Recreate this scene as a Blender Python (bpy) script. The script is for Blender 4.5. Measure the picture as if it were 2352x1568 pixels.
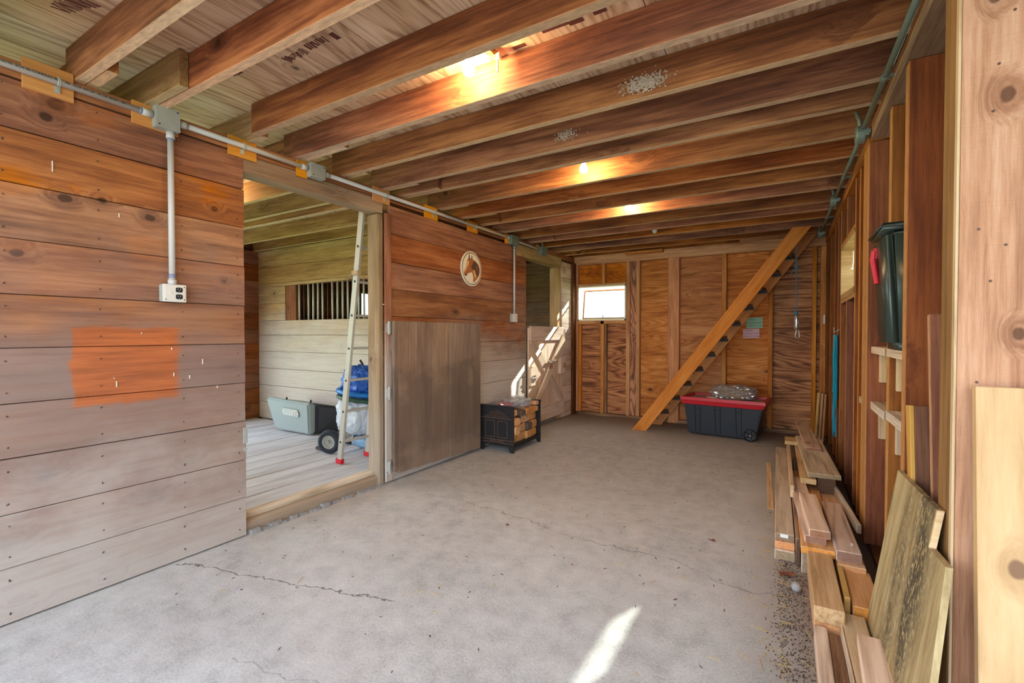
import bpy, bmesh, math, random
from mathutils import Matrix, Vector, Euler
random.seed(7)
D = bpy.data
for o in list(D.objects): D.objects.remove(o)
SC = bpy.context.scene
COL = SC.collection

# ------------------------------------------------------------------ camera
cam_d = D.cameras.new('camera'); cam = D.objects.new('camera', cam_d); COL.objects.link(cam)
cam_d.sensor_fit = 'HORIZONTAL'; cam_d.sensor_width = 36.0
cam_d.lens = 1063.0 / 2352.0 * 36.0
cam_d.clip_start = 0.05; cam_d.clip_end = 300
cam.location = (0, 0, 1.30)
cam.rotation_euler = Euler((math.radians(90 - 0.9701), 0, math.radians(30.6137)), 'XYZ')
SC.camera = cam

# ------------------------------------------------------------------ world, sun, exposure
w = D.worlds.new('world'); SC.world = w; w.use_nodes = True
nt = w.node_tree; nt.nodes.clear()
out = nt.nodes.new('ShaderNodeOutputWorld'); bg = nt.nodes.new('ShaderNodeBackground')
tc = nt.nodes.new('ShaderNodeTexCoord'); sx = nt.nodes.new('ShaderNodeSeparateXYZ'); rp = nt.nodes.new('ShaderNodeValToRGB')
nt.links.new(tc.outputs['Generated'], sx.inputs[0]); nt.links.new(sx.outputs['Z'], rp.inputs[0])
rp.color_ramp.elements[0].position = 0.0; rp.color_ramp.elements[0].color = (0.90, 0.94, 1.0, 1)
rp.color_ramp.elements[1].position = 0.7; rp.color_ramp.elements[1].color = (0.60, 0.76, 1.0, 1)
nt.links.new(rp.outputs[0], bg.inputs[0]); nt.links.new(bg.outputs[0], out.inputs[0])
bg.inputs[1].default_value = 3.2
sun_d = D.lights.new('sun', 'SUN'); sun = D.objects.new('sun', sun_d); COL.objects.link(sun)
sun_d.energy = 16.0; sun_d.angle = math.radians(0.7); sun_d.color = (1.0, 0.95, 0.86)
sun.rotation_euler = Vector((-1.0, -2.5, -1.62)).to_track_quat('-Z', 'Y').to_euler()
sun.location = (4, 12, 8)
SC.view_settings.view_transform = 'Standard'; SC.view_settings.look = 'None'
SC.view_settings.gamma = 1.0; SC.view_settings.use_curve_mapping = False
SC.view_settings.exposure = 1.0
SC.cycles.max_bounces = 10; SC.cycles.diffuse_bounces = 6; SC.cycles.transparent_max_bounces = 12
SC.cycles.sample_clamp_indirect = 8.0

# ------------------------------------------------------------------ node helpers
class NB:
    def __init__(s, name):
        s.m = D.materials.new(name); s.m.use_nodes = True; s.t = s.m.node_tree; s.t.nodes.clear()
        s.out = s.n('ShaderNodeOutputMaterial')
    def n(s, t, **k):
        x = s.t.nodes.new(t)
        for a, b in k.items(): setattr(x, a, b)
        return x
    def put(s, sock, v):
        if hasattr(v, 'is_output') or isinstance(v, bpy.types.NodeSocket): s.t.links.new(v, sock)
        elif isinstance(v, (tuple, list)) and len(v) == 3 and sock.type == 'RGBA': sock.default_value = (*v, 1)
        else: sock.default_value = v
    def math(s, op, a, b=0.0, c=None, clamp=False):
        x = s.n('ShaderNodeMath', operation=op); x.use_clamp = clamp
        s.put(x.inputs[0], a); s.put(x.inputs[1], b)
        if c is not None: s.put(x.inputs[2], c)
        return x.outputs[0]
    def vmul(s, v, k):
        x = s.n('ShaderNodeVectorMath', operation='MULTIPLY'); s.put(x.inputs[0], v); x.inputs[1].default_value = k; return x.outputs[0]
    def vadd(s, v, k):
        x = s.n('ShaderNodeVectorMath', operation='ADD'); s.put(x.inputs[0], v); s.put(x.inputs[1], k); return x.outputs[0]
    def vscale(s, v, k):
        x = s.n('ShaderNodeVectorMath', operation='SCALE'); s.put(x.inputs[0], v); s.put(x.inputs[3], k); return x.outputs[0]
    def noise(s, v, scale=1, detail=3, rough=.55, dist=0, col=False):
        x = s.n('ShaderNodeTexNoise'); s.put(x.inputs['Vector'], v); x.inputs['Scale'].default_value = scale
        x.inputs['Detail'].default_value = detail; x.inputs['Roughness'].default_value = rough; x.inputs['Distortion'].default_value = dist
        return x.outputs['Color' if col else 'Fac']
    def voro(s, v, scale=1, feature='F1'):
        x = s.n('ShaderNodeTexVoronoi', feature=feature); s.put(x.inputs['Vector'], v); x.inputs['Scale'].default_value = scale
        return x
    def sstep(s, v, a, b, lo=0.0, hi=1.0):
        x = s.n('ShaderNodeMapRange'); x.interpolation_type = 'SMOOTHSTEP'
        s.put(x.inputs[0], v); x.inputs[1].default_value = a; x.inputs[2].default_value = b
        x.inputs[3].default_value = lo; x.inputs[4].default_value = hi
        return x.outputs[0]
    def ramp(s, v, stops):
        x = s.n('ShaderNodeValToRGB'); s.put(x.inputs[0], v); e = x.color_ramp.elements
        while len(e) < len(stops): e.new(.5)
        for i, (p, c) in enumerate(stops): e[i].position = p; e[i].color = (*c, 1)
        return x.outputs[0]
    def mix(s, f, a, b, mode='MIX'):
        x = s.n('ShaderNodeMix', data_type='RGBA', blend_type=mode)
        s.put(x.inputs[0], f); s.put(x.inputs[6], a); s.put(x.inputs[7], b); return x.outputs[2]
    def objco(s): return s.n('ShaderNodeTexCoord').outputs['Object']
    def pos(s): return s.n('ShaderNodeNewGeometry').outputs['Position']
    def rnd(s): return s.n('ShaderNodeObjectInfo').outputs['Random']
    def sep(s, v):
        x = s.n('ShaderNodeSeparateXYZ'); s.put(x.inputs[0], v); return x.outputs
    def bump(s, h, st=.3, dist=.01):
        x = s.n('ShaderNodeBump'); s.put(x.inputs['Height'], h); x.inputs['Strength'].default_value = st; x.inputs['Distance'].default_value = dist
        return x.outputs[0]
    def bsdf(s, col, rough=.6, metal=0, normal=None, spec=.4, trans=0, emis=None, es=0, alpha=None, coat=0, sheen=0):
        b = s.n('ShaderNodeBsdfPrincipled'); s.put(b.inputs['Base Color'], col); s.put(b.inputs['Roughness'], rough)
        b.inputs['Metallic'].default_value = metal; b.inputs['Specular IOR Level'].default_value = spec
        b.inputs['Transmission Weight'].default_value = trans; b.inputs['Coat Weight'].default_value = coat
        if normal is not None: s.put(b.inputs['Normal'], normal)
        if emis: s.put(b.inputs['Emission Color'], emis); b.inputs['Emission Strength'].default_value = es
        if alpha is not None: s.put(b.inputs['Alpha'], alpha)
        s.t.links.new(b.outputs[0], s.out.inputs[0]); return b

def C(r, g, b):   # sRGB 0-255 -> linear
    f = lambda v: (v / 255 / 12.92) if v / 255 <= .04045 else ((v / 255 + .055) / 1.055) ** 2.4
    return (f(r), f(g), f(b))

def wood(name, dark, mid, light, streak=20, ring=10, ringamt=.3, knots=.45, rough=.72, bump=.35, knotc=None,
         vary=.28, dirt_light=None, patch=None, hue=.012, saw=.15, edge=None, kr=1.0, at=None, endc=None, blotch=None):
    s = NB(name); P0 = s.objco(); r = s.rnd()
    off = s.n('ShaderNodeCombineXYZ'); s.put(off.inputs[0], s.math('MULTIPLY', r, 37.1)); s.put(off.inputs[1], s.math('MULTIPLY', r, 11.7)); s.put(off.inputs[2], s.math('MULTIPLY', r, 23.3))
    P = s.vadd(P0, off.outputs[0])
    # knots: cells elongated along the board, constant through its thickness
    kv = s.voro(s.vmul(P, (3.2, 4.8, 0.02)), 1)
    kd = kv.outputs['Distance']; kc = s.sep(kv.outputs['Color'])[0]
    on = s.math('LESS_THAN', kc, knots)
    kd = s.math('ADD', kd, s.math('MULTIPLY_ADD', s.noise(P, 40, 2), .06, -.03)); kcore = s.math('MULTIPLY', s.sstep(kd, .125 * kr, .06 * kr), on)
    khalo = s.math('MULTIPLY', s.sstep(kd, .42 * min(kr, 1.3), .08), on)
    if at:        # individual knots at known places on the boards: (axis, a, b, radius)
        WP = s.sep(s.pos()); jn = s.math('MULTIPLY_ADD', s.noise(s.pos(), 22, 3), .7, -.35)
        for (axn, ka, kb, krad) in at:
            da = s.math('DIVIDE', s.math('SUBTRACT', WP[axn], ka), krad * (1.35 if axn == 1 else 1.0)); db = s.math('DIVIDE', s.math('SUBTRACT', WP[2], kb), krad * (1.0 if axn == 1 else 1.35))
            dd = s.math('ADD', s.math('SQRT', s.math('ADD', s.math('MULTIPLY', da, da), s.math('MULTIPLY', db, db))), jn)
            kcore = s.math('MAXIMUM', kcore, s.sstep(dd, 1.05, .65)); khalo = s.math('MAXIMUM', khalo, s.sstep(dd, 3.6, .8))
    bend = s.math('MULTIPLY', khalo, .9)
    warp = s.n('ShaderNodeCombineXYZ'); s.put(warp.inputs[1], s.math('MULTIPLY', bend, .05)); s.put(warp.inputs[2], s.math('MULTIPLY', bend, .05))
    Pw = s.vadd(P, warp.outputs[0])
    n1 = s.noise(s.vmul(Pw, (2.2, streak * 2.6, streak * 2.6)), 1, 8, .72, .25)
    n2 = s.noise(s.vmul(Pw, (1.1, 5, 5)), 1, 5, .6)
    rg = s.noise(s.vmul(Pw, (.42, 3.4, 1.2)), 1, 1.5, .45)
    rg = s.math('SINE', s.math('MULTIPLY', s.math('ADD', rg, s.math('MULTIPLY', khalo, .12)), ring * 6.283))
    rg = s.math('POWER', s.math('MULTIPLY_ADD', rg, .5, .5), 2.2)
    f = s.math('ADD', s.math('MULTIPLY', s.sstep(n1, .28, .72), .5), s.math('MULTIPLY', s.sstep(n2, .25, .75), .5))
    f = s.math('SUBTRACT', f, s.math('MULTIPLY', rg, s.math('MULTIPLY', s.sstep(n2, .25, .75, .35, 1.1), ringamt)), clamp=True)
    f = s.math('ADD', f, ringamt * .35, clamp=True)
    col = s.ramp(f, [(0.08, dark), (.5, mid), (.92, light)])
    kcol = knotc or tuple(c * .38 for c in dark)
    col = s.mix(s.math('MULTIPLY', khalo, .35), col, dark)
    col = s.mix(s.math('MULTIPLY', kcore, .85), col, kcol)
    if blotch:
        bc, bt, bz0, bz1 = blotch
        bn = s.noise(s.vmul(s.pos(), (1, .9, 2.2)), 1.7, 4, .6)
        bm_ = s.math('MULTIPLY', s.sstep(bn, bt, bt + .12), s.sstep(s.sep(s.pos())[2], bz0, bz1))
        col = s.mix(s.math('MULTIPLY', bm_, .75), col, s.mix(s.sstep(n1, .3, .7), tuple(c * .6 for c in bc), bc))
    nrmo = s.sep(s.n('ShaderNodeTexCoord').outputs['Normal'])
    if endc: col = s.mix(s.math('MULTIPLY', s.sstep(s.math('ABSOLUTE', nrmo[0]), .7, .9), .85), col, s.ramp(s.noise(P, 60, 3, .6), [(.3, tuple(c * .6 for c in endc)), (.7, endc)]))
    if edge:  # pale sawn edges; on joist undersides the pale paints in light off the floor
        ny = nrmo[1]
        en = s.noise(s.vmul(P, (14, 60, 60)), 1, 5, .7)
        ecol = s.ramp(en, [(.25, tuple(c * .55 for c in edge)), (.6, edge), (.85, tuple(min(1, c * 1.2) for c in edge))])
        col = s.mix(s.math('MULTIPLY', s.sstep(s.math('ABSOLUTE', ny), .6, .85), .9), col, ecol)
    hsv = s.n('ShaderNodeHueSaturation'); s.put(hsv.inputs['Color'], col)
    s.put(hsv.inputs['Value'], s.math('MULTIPLY_ADD', r, vary, 1 - vary / 2))
    r2 = s.math('FRACT', s.math('MULTIPLY', r, 7.31))
    s.put(hsv.inputs['Hue'], s.math('MULTIPLY_ADD', r2, hue, .5 - hue / 2)); s.put(hsv.inputs['Saturation'], s.math('MULTIPLY_ADD', s.math('FRACT', s.math('MULTIPLY', r, 17.7)), .25, .88))
    col = hsv.outputs[0]
    if dirt_light:      # dirt = list of (colour, amount, z_full, z_none, noise scale); the far wall also paints light with it
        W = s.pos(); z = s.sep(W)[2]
        for (dc, amt, z0, z1, ns) in dirt_light:
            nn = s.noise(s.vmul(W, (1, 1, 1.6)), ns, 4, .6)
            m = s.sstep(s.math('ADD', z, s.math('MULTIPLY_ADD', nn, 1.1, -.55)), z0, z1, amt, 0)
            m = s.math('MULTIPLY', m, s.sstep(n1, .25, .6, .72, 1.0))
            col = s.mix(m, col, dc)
    if patch:     # rectangle where a sign kept the boards clean: (y0, y1, z0, z1, colour)
        y0, y1, z0, z1, pc, pamt = patch
        W = s.sep(s.pos()); e = .035
        nn = s.math('MULTIPLY', s.math('SUBTRACT', s.noise(s.pos(), 14, 2), .5), .05)
        yy = s.math('ADD', W[1], nn); zz = s.math('ADD', W[2], nn)
        m = s.math('MULTIPLY', s.sstep(yy, y0 - .012, y0 + .012), s.sstep(yy, y1 + .03, y1 - .03))
        m = s.math('MULTIPLY', m, s.math('MULTIPLY', s.sstep(zz, z0 - .015, z0 + .015), s.sstep(zz, z1 + .012, z1 - .012)))
        m = s.math('MULTIPLY', m, s.math('MULTIPLY', s.math('LESS_THAN', W[0], -2.0), s.math('GREATER_THAN', W[0], -3.0)))
        pcol = s.ramp(f, [(.1, tuple(c * .5 for c in pc)), (.5, pc), (.9, tuple(min(1, c * 1.35) for c in pc))])
        col = s.mix(s.math('MULTIPLY', m, pamt), col, pcol)
    h = s.math('ADD', s.math('MULTIPLY', n1, .7), s.math('MULTIPLY', s.noise(s.vmul(P, (150, 9, 9)), 1, 2), saw))
    s.bsdf(col, rough, normal=s.bump(h, bump, .006), spec=.3)
    return s.m

def plain(name, col, rough=.5, metal=0, spec=.4, nz=0, ns=30, bump=0, coat=0):
    s = NB(name); P = s.objco()
    c = col
    if nz:
        n = s.noise(P, ns, 4); c = s.mix(n, tuple(v * (1 - nz) for v in col), tuple(min(1, v * (1 + nz)) for v in col))
    nrm = s.bump(s.noise(P, ns * 2, 3), bump, .004) if bump else None
    s.bsdf(c, rough, metal, nrm, spec, coat=coat); return s.m

# ------------------------------------------------------------------ materials
M = {}
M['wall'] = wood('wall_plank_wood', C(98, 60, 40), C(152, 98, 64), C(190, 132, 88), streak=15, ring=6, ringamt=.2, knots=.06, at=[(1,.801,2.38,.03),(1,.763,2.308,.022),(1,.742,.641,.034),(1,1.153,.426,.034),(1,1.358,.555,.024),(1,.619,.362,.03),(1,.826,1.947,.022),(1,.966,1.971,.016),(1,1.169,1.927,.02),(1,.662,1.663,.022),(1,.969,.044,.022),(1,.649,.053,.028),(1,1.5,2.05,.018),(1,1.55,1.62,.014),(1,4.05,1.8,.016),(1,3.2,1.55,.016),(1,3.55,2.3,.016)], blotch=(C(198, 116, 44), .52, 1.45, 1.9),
                 dirt_light=[(C(140, 122, 114), .85, .9, 2.05, 1.6), (C(186, 178, 168), .8, .05, .95, 2.6)],
                 patch=(.84, 1.295, .94, 1.33, C(180, 98, 48), .88), saw=.15, bump=.4)
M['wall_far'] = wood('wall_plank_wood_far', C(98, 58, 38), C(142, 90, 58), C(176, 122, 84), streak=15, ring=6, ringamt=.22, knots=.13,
                 dirt_light=[(C(206, 198, 186), .9, .7, 1.6, 1.1)], saw=.15)  # pale grime layer, whitened to paint in strong light on the far planks
M['stall'] = wood('stall_plank_wood', C(120, 88, 56), C(166, 130, 86), C(196, 164, 112), ring=5, ringamt=.15, knots=.12,
                 dirt_light=[(C(214, 208, 196), .9, .9, 1.9, 1.0)])
M['stall_dark'] = wood('dark_stall_plank_wood', C(92, 52, 34), C(128, 76, 48), C(158, 98, 62), ring=5, ringamt=.15, knots=.1)
M['joist'] = wood('joist_wood', C(84, 46, 26), C(142, 86, 50), C(194, 130, 78), streak=16, ring=5, ringamt=.25, knots=.13, kr=1.15, saw=.3, bump=.6, vary=.4, hue=.012, edge=C(226, 192, 152))  # pale edge colour paints floor-bounced light onto the joist undersides
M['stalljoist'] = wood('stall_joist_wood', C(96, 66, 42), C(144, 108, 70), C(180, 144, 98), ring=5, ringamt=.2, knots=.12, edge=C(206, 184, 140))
M['plywood'] = wood('ceiling_plywood', C(140, 104, 80), C(206, 174, 142), C(228, 204, 174), streak=10, ring=20, ringamt=.42, knots=.08, vary=.12, bump=.25)
M['backply'] = wood('back_plywood', C(128, 70, 34), C(190, 118, 62), C(218, 154, 94), streak=7, ring=26, ringamt=.30, knots=.07, vary=.22, bump=.2, knotc=C(50, 24, 12))
M['backply2'] = wood('stained_back_plywood', C(64, 36, 20), C(160, 100, 56), C(204, 144, 88), streak=6, ring=24, ringamt=.6, knots=.08, vary=.1, bump=.2)
M['stud'] = wood('stud_wood', C(136, 84, 42), C(198, 134, 76), C(222, 166, 106), ring=4, ringamt=.18, knots=.08, vary=.2, bump=.3)
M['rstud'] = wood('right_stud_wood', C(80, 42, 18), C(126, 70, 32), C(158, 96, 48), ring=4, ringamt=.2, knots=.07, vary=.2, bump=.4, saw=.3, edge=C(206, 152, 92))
M['sheath'] = wood('sheathing_wood', C(58, 32, 18), C(92, 54, 30), C(124, 78, 46), ring=8, ringamt=.3, knots=.1)
M['post'] = wood('weathered_post_wood', C(118, 88, 62), C(152, 122, 90), C(180, 152, 118), streak=26, ring=4, ringamt=.2, knots=.25,
                 dirt_light=[(C(160, 152, 138), .6, .4, 1.3, 2.0)])
M['door'] = wood('stall_door_wood', C(112, 92, 76), C(140, 118, 100), C(164, 144, 124), streak=14, ring=5, ringamt=.12, knots=.05, saw=.3, bump=.6, vary=.15,
                 dirt_light=[(C(84, 74, 66), .55, .75, 1.1, 2.4), (C(160, 138, 118), .5, .0, .35, 3)])
M['dutch'] = wood('dutch_door_wood', C(172, 142, 116), C(214, 188, 162), C(234, 214, 194), ring=5, ringamt=.2, knots=.1)
M['cedar'] = wood('rough_board_wood', C(144, 98, 74), C(192, 144, 114), C(216, 176, 148), streak=18, ring=7, ringamt=.3, knots=.03, bump=.8, saw=.45, vary=.05, at=[(0,.53,1.97,.02),(0,.50,2.25,.016),(0,.56,1.3,.016)])
M['pine'] = wood('pale_pine_wood', C(168, 128, 72), C(200, 160, 98), C(216, 180, 120), streak=9, ring=6, ringamt=.28, knots=.02, at=[(0,.535,.675,.022),(0,.60,.98,.016)], vary=.05, bump=.15, knotc=C(120, 84, 54))
M['stair'] = wood('stair_wood', C(180, 108, 48), C(206, 138, 68), C(222, 160, 90), streak=10, ring=4, ringamt=.15, knots=.06, vary=.06, bump=.12)
M['shim'] = wood('shim_wood', C(190, 118, 40), C(214, 144, 60), C(226, 164, 84), ring=4, ringamt=.15, knots=0)
M['lintel'] = wood('lintel_wood', C(150, 118, 76), C(188, 158, 110), C(214, 186, 138), ring=4, ringamt=.2, knots=.15)
M['fl_stall'] = wood('stall_floor_wood', C(160, 160, 160), C(208, 209, 211), C(232, 233, 235), streak=26, ring=3, ringamt=.12, knots=.05, bump=.9, vary=.15)
M['lum_grey'] = wood('grey_lumber', C(150, 132, 108), C(206, 188, 162), C(226, 212, 190), ring=8, ringamt=.35, knots=.05, endc=C(150, 128, 100))
M['lum_pink'] = wood('pinkish_lumber', C(156, 126, 104), C(210, 182, 156), C(230, 206, 182), ring=12, ringamt=.45, knots=.03, endc=C(150, 100, 70))
M['lum_tan'] = wood('tan_lumber', C(156, 124, 88), C(206, 174, 132), C(226, 200, 162), ring=6, ringamt=.3, knots=.06)
M['lum_orange'] = wood('orange_lumber', C(170, 116, 72), C(208, 156, 108), C(224, 180, 136), ring=5, ringamt=.18, knots=.02, endc=C(222, 146, 72))
M['lum_brown'] = wood('dark_lumber', C(84, 60, 44), C(138, 106, 78), C(180, 144, 110), ring=8, ringamt=.35, knots=.06, endc=C(92, 66, 50))
M['plate'] = wood('left_plate_wood', C(92, 54, 32), C(146, 92, 56), C(184, 126, 82), ring=4, ringamt=.2, knots=.05)
M['rpost'] = wood('olive_post_wood', C(112, 82, 44), C(150, 114, 64), C(180, 142, 86), ring=4, ringamt=.2, knots=.05)
M['moss'] = None

# mossy leaning sheet
s = NB('mossy_plywood'); P = s.objco()
n1 = s.noise(s.vmul(P, (1.2, 26, 26)), 1, 6, .6, .3)
col = s.ramp(n1, [(.25, C(128, 104, 62)), (.5, C(174, 152, 106)), (.75, C(202, 184, 140))])
mk = s.noise(s.vmul(P, (2.2, 5, 5)), 1, 3); sp = s.noise(s.vmul(P, (40, 70, 70)), 1, 4, .7)
px = s.sep(P)
mm = s.math('MULTIPLY', s.sstep(mk, .32, .56), s.sstep(sp, .38, .52))
mm = s.math('MULTIPLY', mm, s.sstep(s.math('ABSOLUTE', px[1]), .30, .08))
col = s.mix(s.math('MULTIPLY', mm, .85), col, C(46, 44, 36))
s.bsdf(col, .75, normal=s.bump(n1, .3, .005)); M['moss'] = s.m

# concrete
s = NB('concrete'); P = s.pos()
a = s.noise(P, 1.1, 5, .6); b = s.noise(P, 9, 5, .65); c = s.noise(P, 90, 4, .7)
f = s.math('ADD', s.math('MULTIPLY', a, .25), s.math('ADD', s.math('MULTIPLY', b, .35), s.math('MULTIPLY', c, .40)))
col = s.ramp(f, [(.34, C(146, 144, 138)), (.5, C(186, 184, 178)), (.64, C(206, 204, 198))])
dz = s.sep(P)
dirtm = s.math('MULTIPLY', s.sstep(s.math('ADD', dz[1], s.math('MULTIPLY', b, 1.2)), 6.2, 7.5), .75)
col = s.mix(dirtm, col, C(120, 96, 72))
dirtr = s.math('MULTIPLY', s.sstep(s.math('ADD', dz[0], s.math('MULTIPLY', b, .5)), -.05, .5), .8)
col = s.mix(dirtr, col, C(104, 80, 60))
pink = s.math('MULTIPLY', s.sstep(s.noise(P, .7, 3), .5, .68), .28)
col = s.mix(pink, col, C(186, 172, 164))
spk = s.sstep(s.noise(P, 55, 2, .5), .72, .77); col = s.mix(s.math('MULTIPLY', spk, .7), col, C(70, 62, 52))
stain = s.math('MULTIPLY', s.sstep(s.noise(P, 3.1, 4, .7), .62, .72), .25); col = s.mix(stain, col, C(120, 112, 102))
def crack(col, p0, p1, wd, amt):
    global s
    d = Vector(p1) - Vector(p0); L = d.length; d.normalize(); nrm = Vector((-d.y, d.x))
    wv = s.noise(s.vmul(P, (1, 1, 0)), 2.6, 6, .62)
    x = s.math('SUBTRACT', dz[0], p0[0]); y = s.math('SUBTRACT', dz[1], p0[1])
    u = s.math('ADD', s.math('MULTIPLY', x, d.x), s.math('MULTIPLY', y, d.y))
    v = s.math('ADD', s.math('MULTIPLY', x, nrm.x), s.math('MULTIPLY', y, nrm.y))
    v = s.math('ABSOLUTE', s.math('ADD', v, s.math('MULTIPLY_ADD', wv, .34, -.17)))
    m = s.math('MULTIPLY', s.sstep(v, wd, wd * .3), s.math('MULTIPLY', s.math('GREATER_THAN', u, 0.0), s.math('LESS_THAN', u, L)))
    return s.mix(s.math('MULTIPLY', m, amt), col, C(80, 72, 62)), m
col, m1 = crack(col, (-2.95, 1.28), (-1.62, 1.62), .006, .8)
col, m2 = crack(col, (-2.5, 2.9), (.3, 2.6), .006, .45)
col, m3 = crack(col, (-1.9, 1.0), (.1, 1.45), .005, .35)
h = s.math('ADD', s.math('MULTIPLY', b, .5), s.math('MULTIPLY', c, .35))
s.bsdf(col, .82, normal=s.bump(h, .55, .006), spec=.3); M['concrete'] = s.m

# grass outside
s = NB('grass'); P = s.pos()
s.bsdf(s.ramp(s.noise(P, 3, 5), [(.3, C(92, 124, 28)), (.7, C(158, 182, 60))]), .9); M['grass'] = s.m
M['gravel'] = plain('gravel', C(170, 164, 152), .9, nz=.3, ns=20)
M['roof'] = plain('roof_slab', C(90, 84, 78), .9)
M['galv'] = plain('galvanized_metal', C(176, 180, 172), .45, .2, nz=.12, ns=14)
M['galvg'] = plain('green_grey_metal', C(126, 144, 134), .5, .35, nz=.1)
M['conduit'] = plain('grey_plastic_conduit', C(196, 194, 190), .45, 0, nz=.04)
M['alu'] = plain('aluminium', C(184, 178, 168), .5, .25, nz=.08, ns=20)
M['steelbar'] = plain('painted_bar_steel', C(206, 208, 186), .45, .1, nz=.1)
M['blackmetal'] = plain('black_metal', C(38, 38, 40), .5, .2, nz=.15, ns=40)
M['rust'] = plain('brown_rim', C(110, 82, 60), .6, .2)
M['chrome'] = plain('chrome', C(210, 205, 198), .25, .8)
M['darkmetal'] = plain('dark_iron', C(70, 68, 70), .55, .5, nz=.2)
M['white'] = plain('white_plastic', C(226, 224, 216), .4)
M['porcelain'] = plain('porcelain', C(236, 226, 200), .25, coat=.3)
M['black'] = plain('black_plastic', C(34, 36, 38), .45)
M['tote'] = plain('black_tote_plastic', C(44, 52, 60), .42, nz=.08, ns=8)
M['totedark'] = plain('tote_groove', C(16, 18, 22), .6)
M['bin'] = plain('dark_green_plastic', C(42, 56, 50), .32, spec=.6)
M['red'] = plain('red_plastic', C(196, 34, 46), .4, nz=.05)
M['redfoot'] = plain('red_rubber', C(206, 24, 40), .5)
M['catcher'] = plain('grey_green_plastic', C(152, 164, 162), .5, nz=.05, ns=10)
M['catcher_dark'] = plain('dark_catcher_plastic', C(64, 66, 72), .5, nz=.1)
M['badge'] = plain('badge_grey', C(178, 186, 180), .5)
M['tire'] = plain('tire_rubber', C(42, 50, 60), .7, nz=.2)
M['blue_hose'] = plain('blue_hose', C(20, 116, 200), .35)
M['green_hose'] = plain('green_hose', C(50, 84, 66), .45)
M['twine'] = plain('turquoise_twine', C(20, 150, 176), .7, nz=.25, ns=60)
M['twine_pale'] = plain('pale_twine', C(120, 140, 150), .8, nz=.25, ns=60)
M['rope'] = plain('blue_rope', C(70, 120, 150), .75, nz=.3, ns=90)
M['paper_green'] = plain('green_paper', C(158, 204, 170), .8)
M['paper_pink'] = plain('pink_paper', C(232, 190, 194), .8)
M['ink'] = plain('ink', C(60, 60, 90), .7)
M['inkblack'] = plain('black_ink', C(58, 56, 54), .7)
M['stamp'] = plain('brown_ink', C(96, 48, 40), .8)
M['bluemark'] = plain('blue_purple_cement', C(130, 140, 170), .5)
M['cream'] = plain('cream_enamel', C(236, 228, 210), .4)
M['bark'] = plain('bark', C(96, 82, 72), .9, nz=.35, ns=40, bump=.8)
M['logend'] = wood('split_log_wood', C(170, 112, 64), C(210, 158, 104), C(228, 184, 134), ring=10, ringamt=.3, knots=.1, streak=12)
M['horse_brown'] = plain('horse_brown', C(168, 104, 56), .5, nz=.25, ns=25)
M['horse_light'] = plain('horse_light', C(226, 188, 130), .5)
M['horse_dark'] = plain('horse_dark', C(86, 62, 54), .5, nz=.2)
M['ring'] = plain('plaque_ring', C(84, 78, 62), .5)
M['leaf'] = plain('dry_leaf', C(120, 70, 46), .8)
M['straw'] = plain('straw', C(190, 160, 100), .8, nz=.2)
M['crumb'] = plain('dark_crumb', C(70, 56, 42), .9)
M['stone'] = plain('small_stone', C(150, 148, 144), .8, nz=.2)
M['web'] = plain('cobweb', C(196, 180, 156), 1, nz=.3, ns=200)
M['nail'] = plain('nail_steel', C(92, 74, 62), .6, .3)
M['shaving'] = plain('wood_shavings', C(150, 128, 104), .9, nz=.3, ns=80, bump=.8)
M['dust'] = plain('wood_dust', C(190, 166, 140), .9, nz=.2, ns=60)

def glassy(name, tint, mixg=.08, rough=.05, milk=None, mamt=0):
    s = NB(name); t = s.n('ShaderNodeBsdfTransparent'); t.inputs[0].default_value = (*tint, 1)
    g = s.n('ShaderNodeBsdfGlossy'); g.inputs['Roughness'].default_value = rough
    mx = s.n('ShaderNodeMixShader'); mx.inputs[0].default_value = mixg
    s.t.links.new(t.outputs[0], mx.inputs[1]); s.t.links.new(g.outputs[0], mx.inputs[2]); o = mx.outputs[0]
    if milk:
        d = s.n('ShaderNodeBsdfDiffuse'); d.inputs[0].default_value = (*milk, 1)
        tl = s.n('ShaderNodeBsdfTranslucent'); tl.inputs[0].default_value = (*milk, 1)
        a = s.n('ShaderNodeAddShader'); s.t.links.new(d.outputs[0], a.inputs[0]); s.t.links.new(tl.outputs[0], a.inputs[1])
        m2 = s.n('ShaderNodeMixShader')
        s.put(m2.inputs[0], s.math('MULTIPLY', s.sstep(s.noise(s.objco(), 12, 4, .6), .2, .8, .5, 1.4), mamt))
        s.t.links.new(o, m2.inputs[1]); s.t.links.new(a.outputs[0], m2.inputs[2]); o = m2.outputs[0]
    s.t.links.new(o, s.out.inputs[0]); return s.m
M['glass'] = glassy('dusty_window_glass', (.62, .66, .66), .05, .1, (.5, .5, .5), .10)
M['clearbag'] = glassy('clear_plastic_film', (.9, .9, .9), .32, .14, (.5, .5, .5), .22)
s = NB('blue_plastic_bag'); P = s.objco()
z = s.sep(s.pos())[2]
col = s.mix(s.sstep(s.math('ADD', z, s.math('MULTIPLY_ADD', s.noise(P, 5, 3), .3, -.15)), .52, .66), C(140, 184, 224), C(26, 100, 206))
s.bsdf(col, .25, normal=s.bump(s.noise(P, 11, 4, .6, 1.5), 1.0, .03), spec=.6); M['bluebag'] = s.m
s = NB('milky_plastic_bag'); P = s.objco()
s.bsdf(C(206, 216, 228), .3, normal=s.bump(s.noise(s.vmul(P, (1, 1, .3)), 14, 4, .6, 1.5), .9, .03), spec=.5); M['milkybag'] = s.m
s = NB('lit_bulb'); e = s.n('ShaderNodeEmission'); e.inputs[0].default_value = (1, .68, .32, 1); e.inputs[1].default_value = 250
s.t.links.new(e.outputs[0], s.out.inputs[0]); M['bulb'] = s.m

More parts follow.
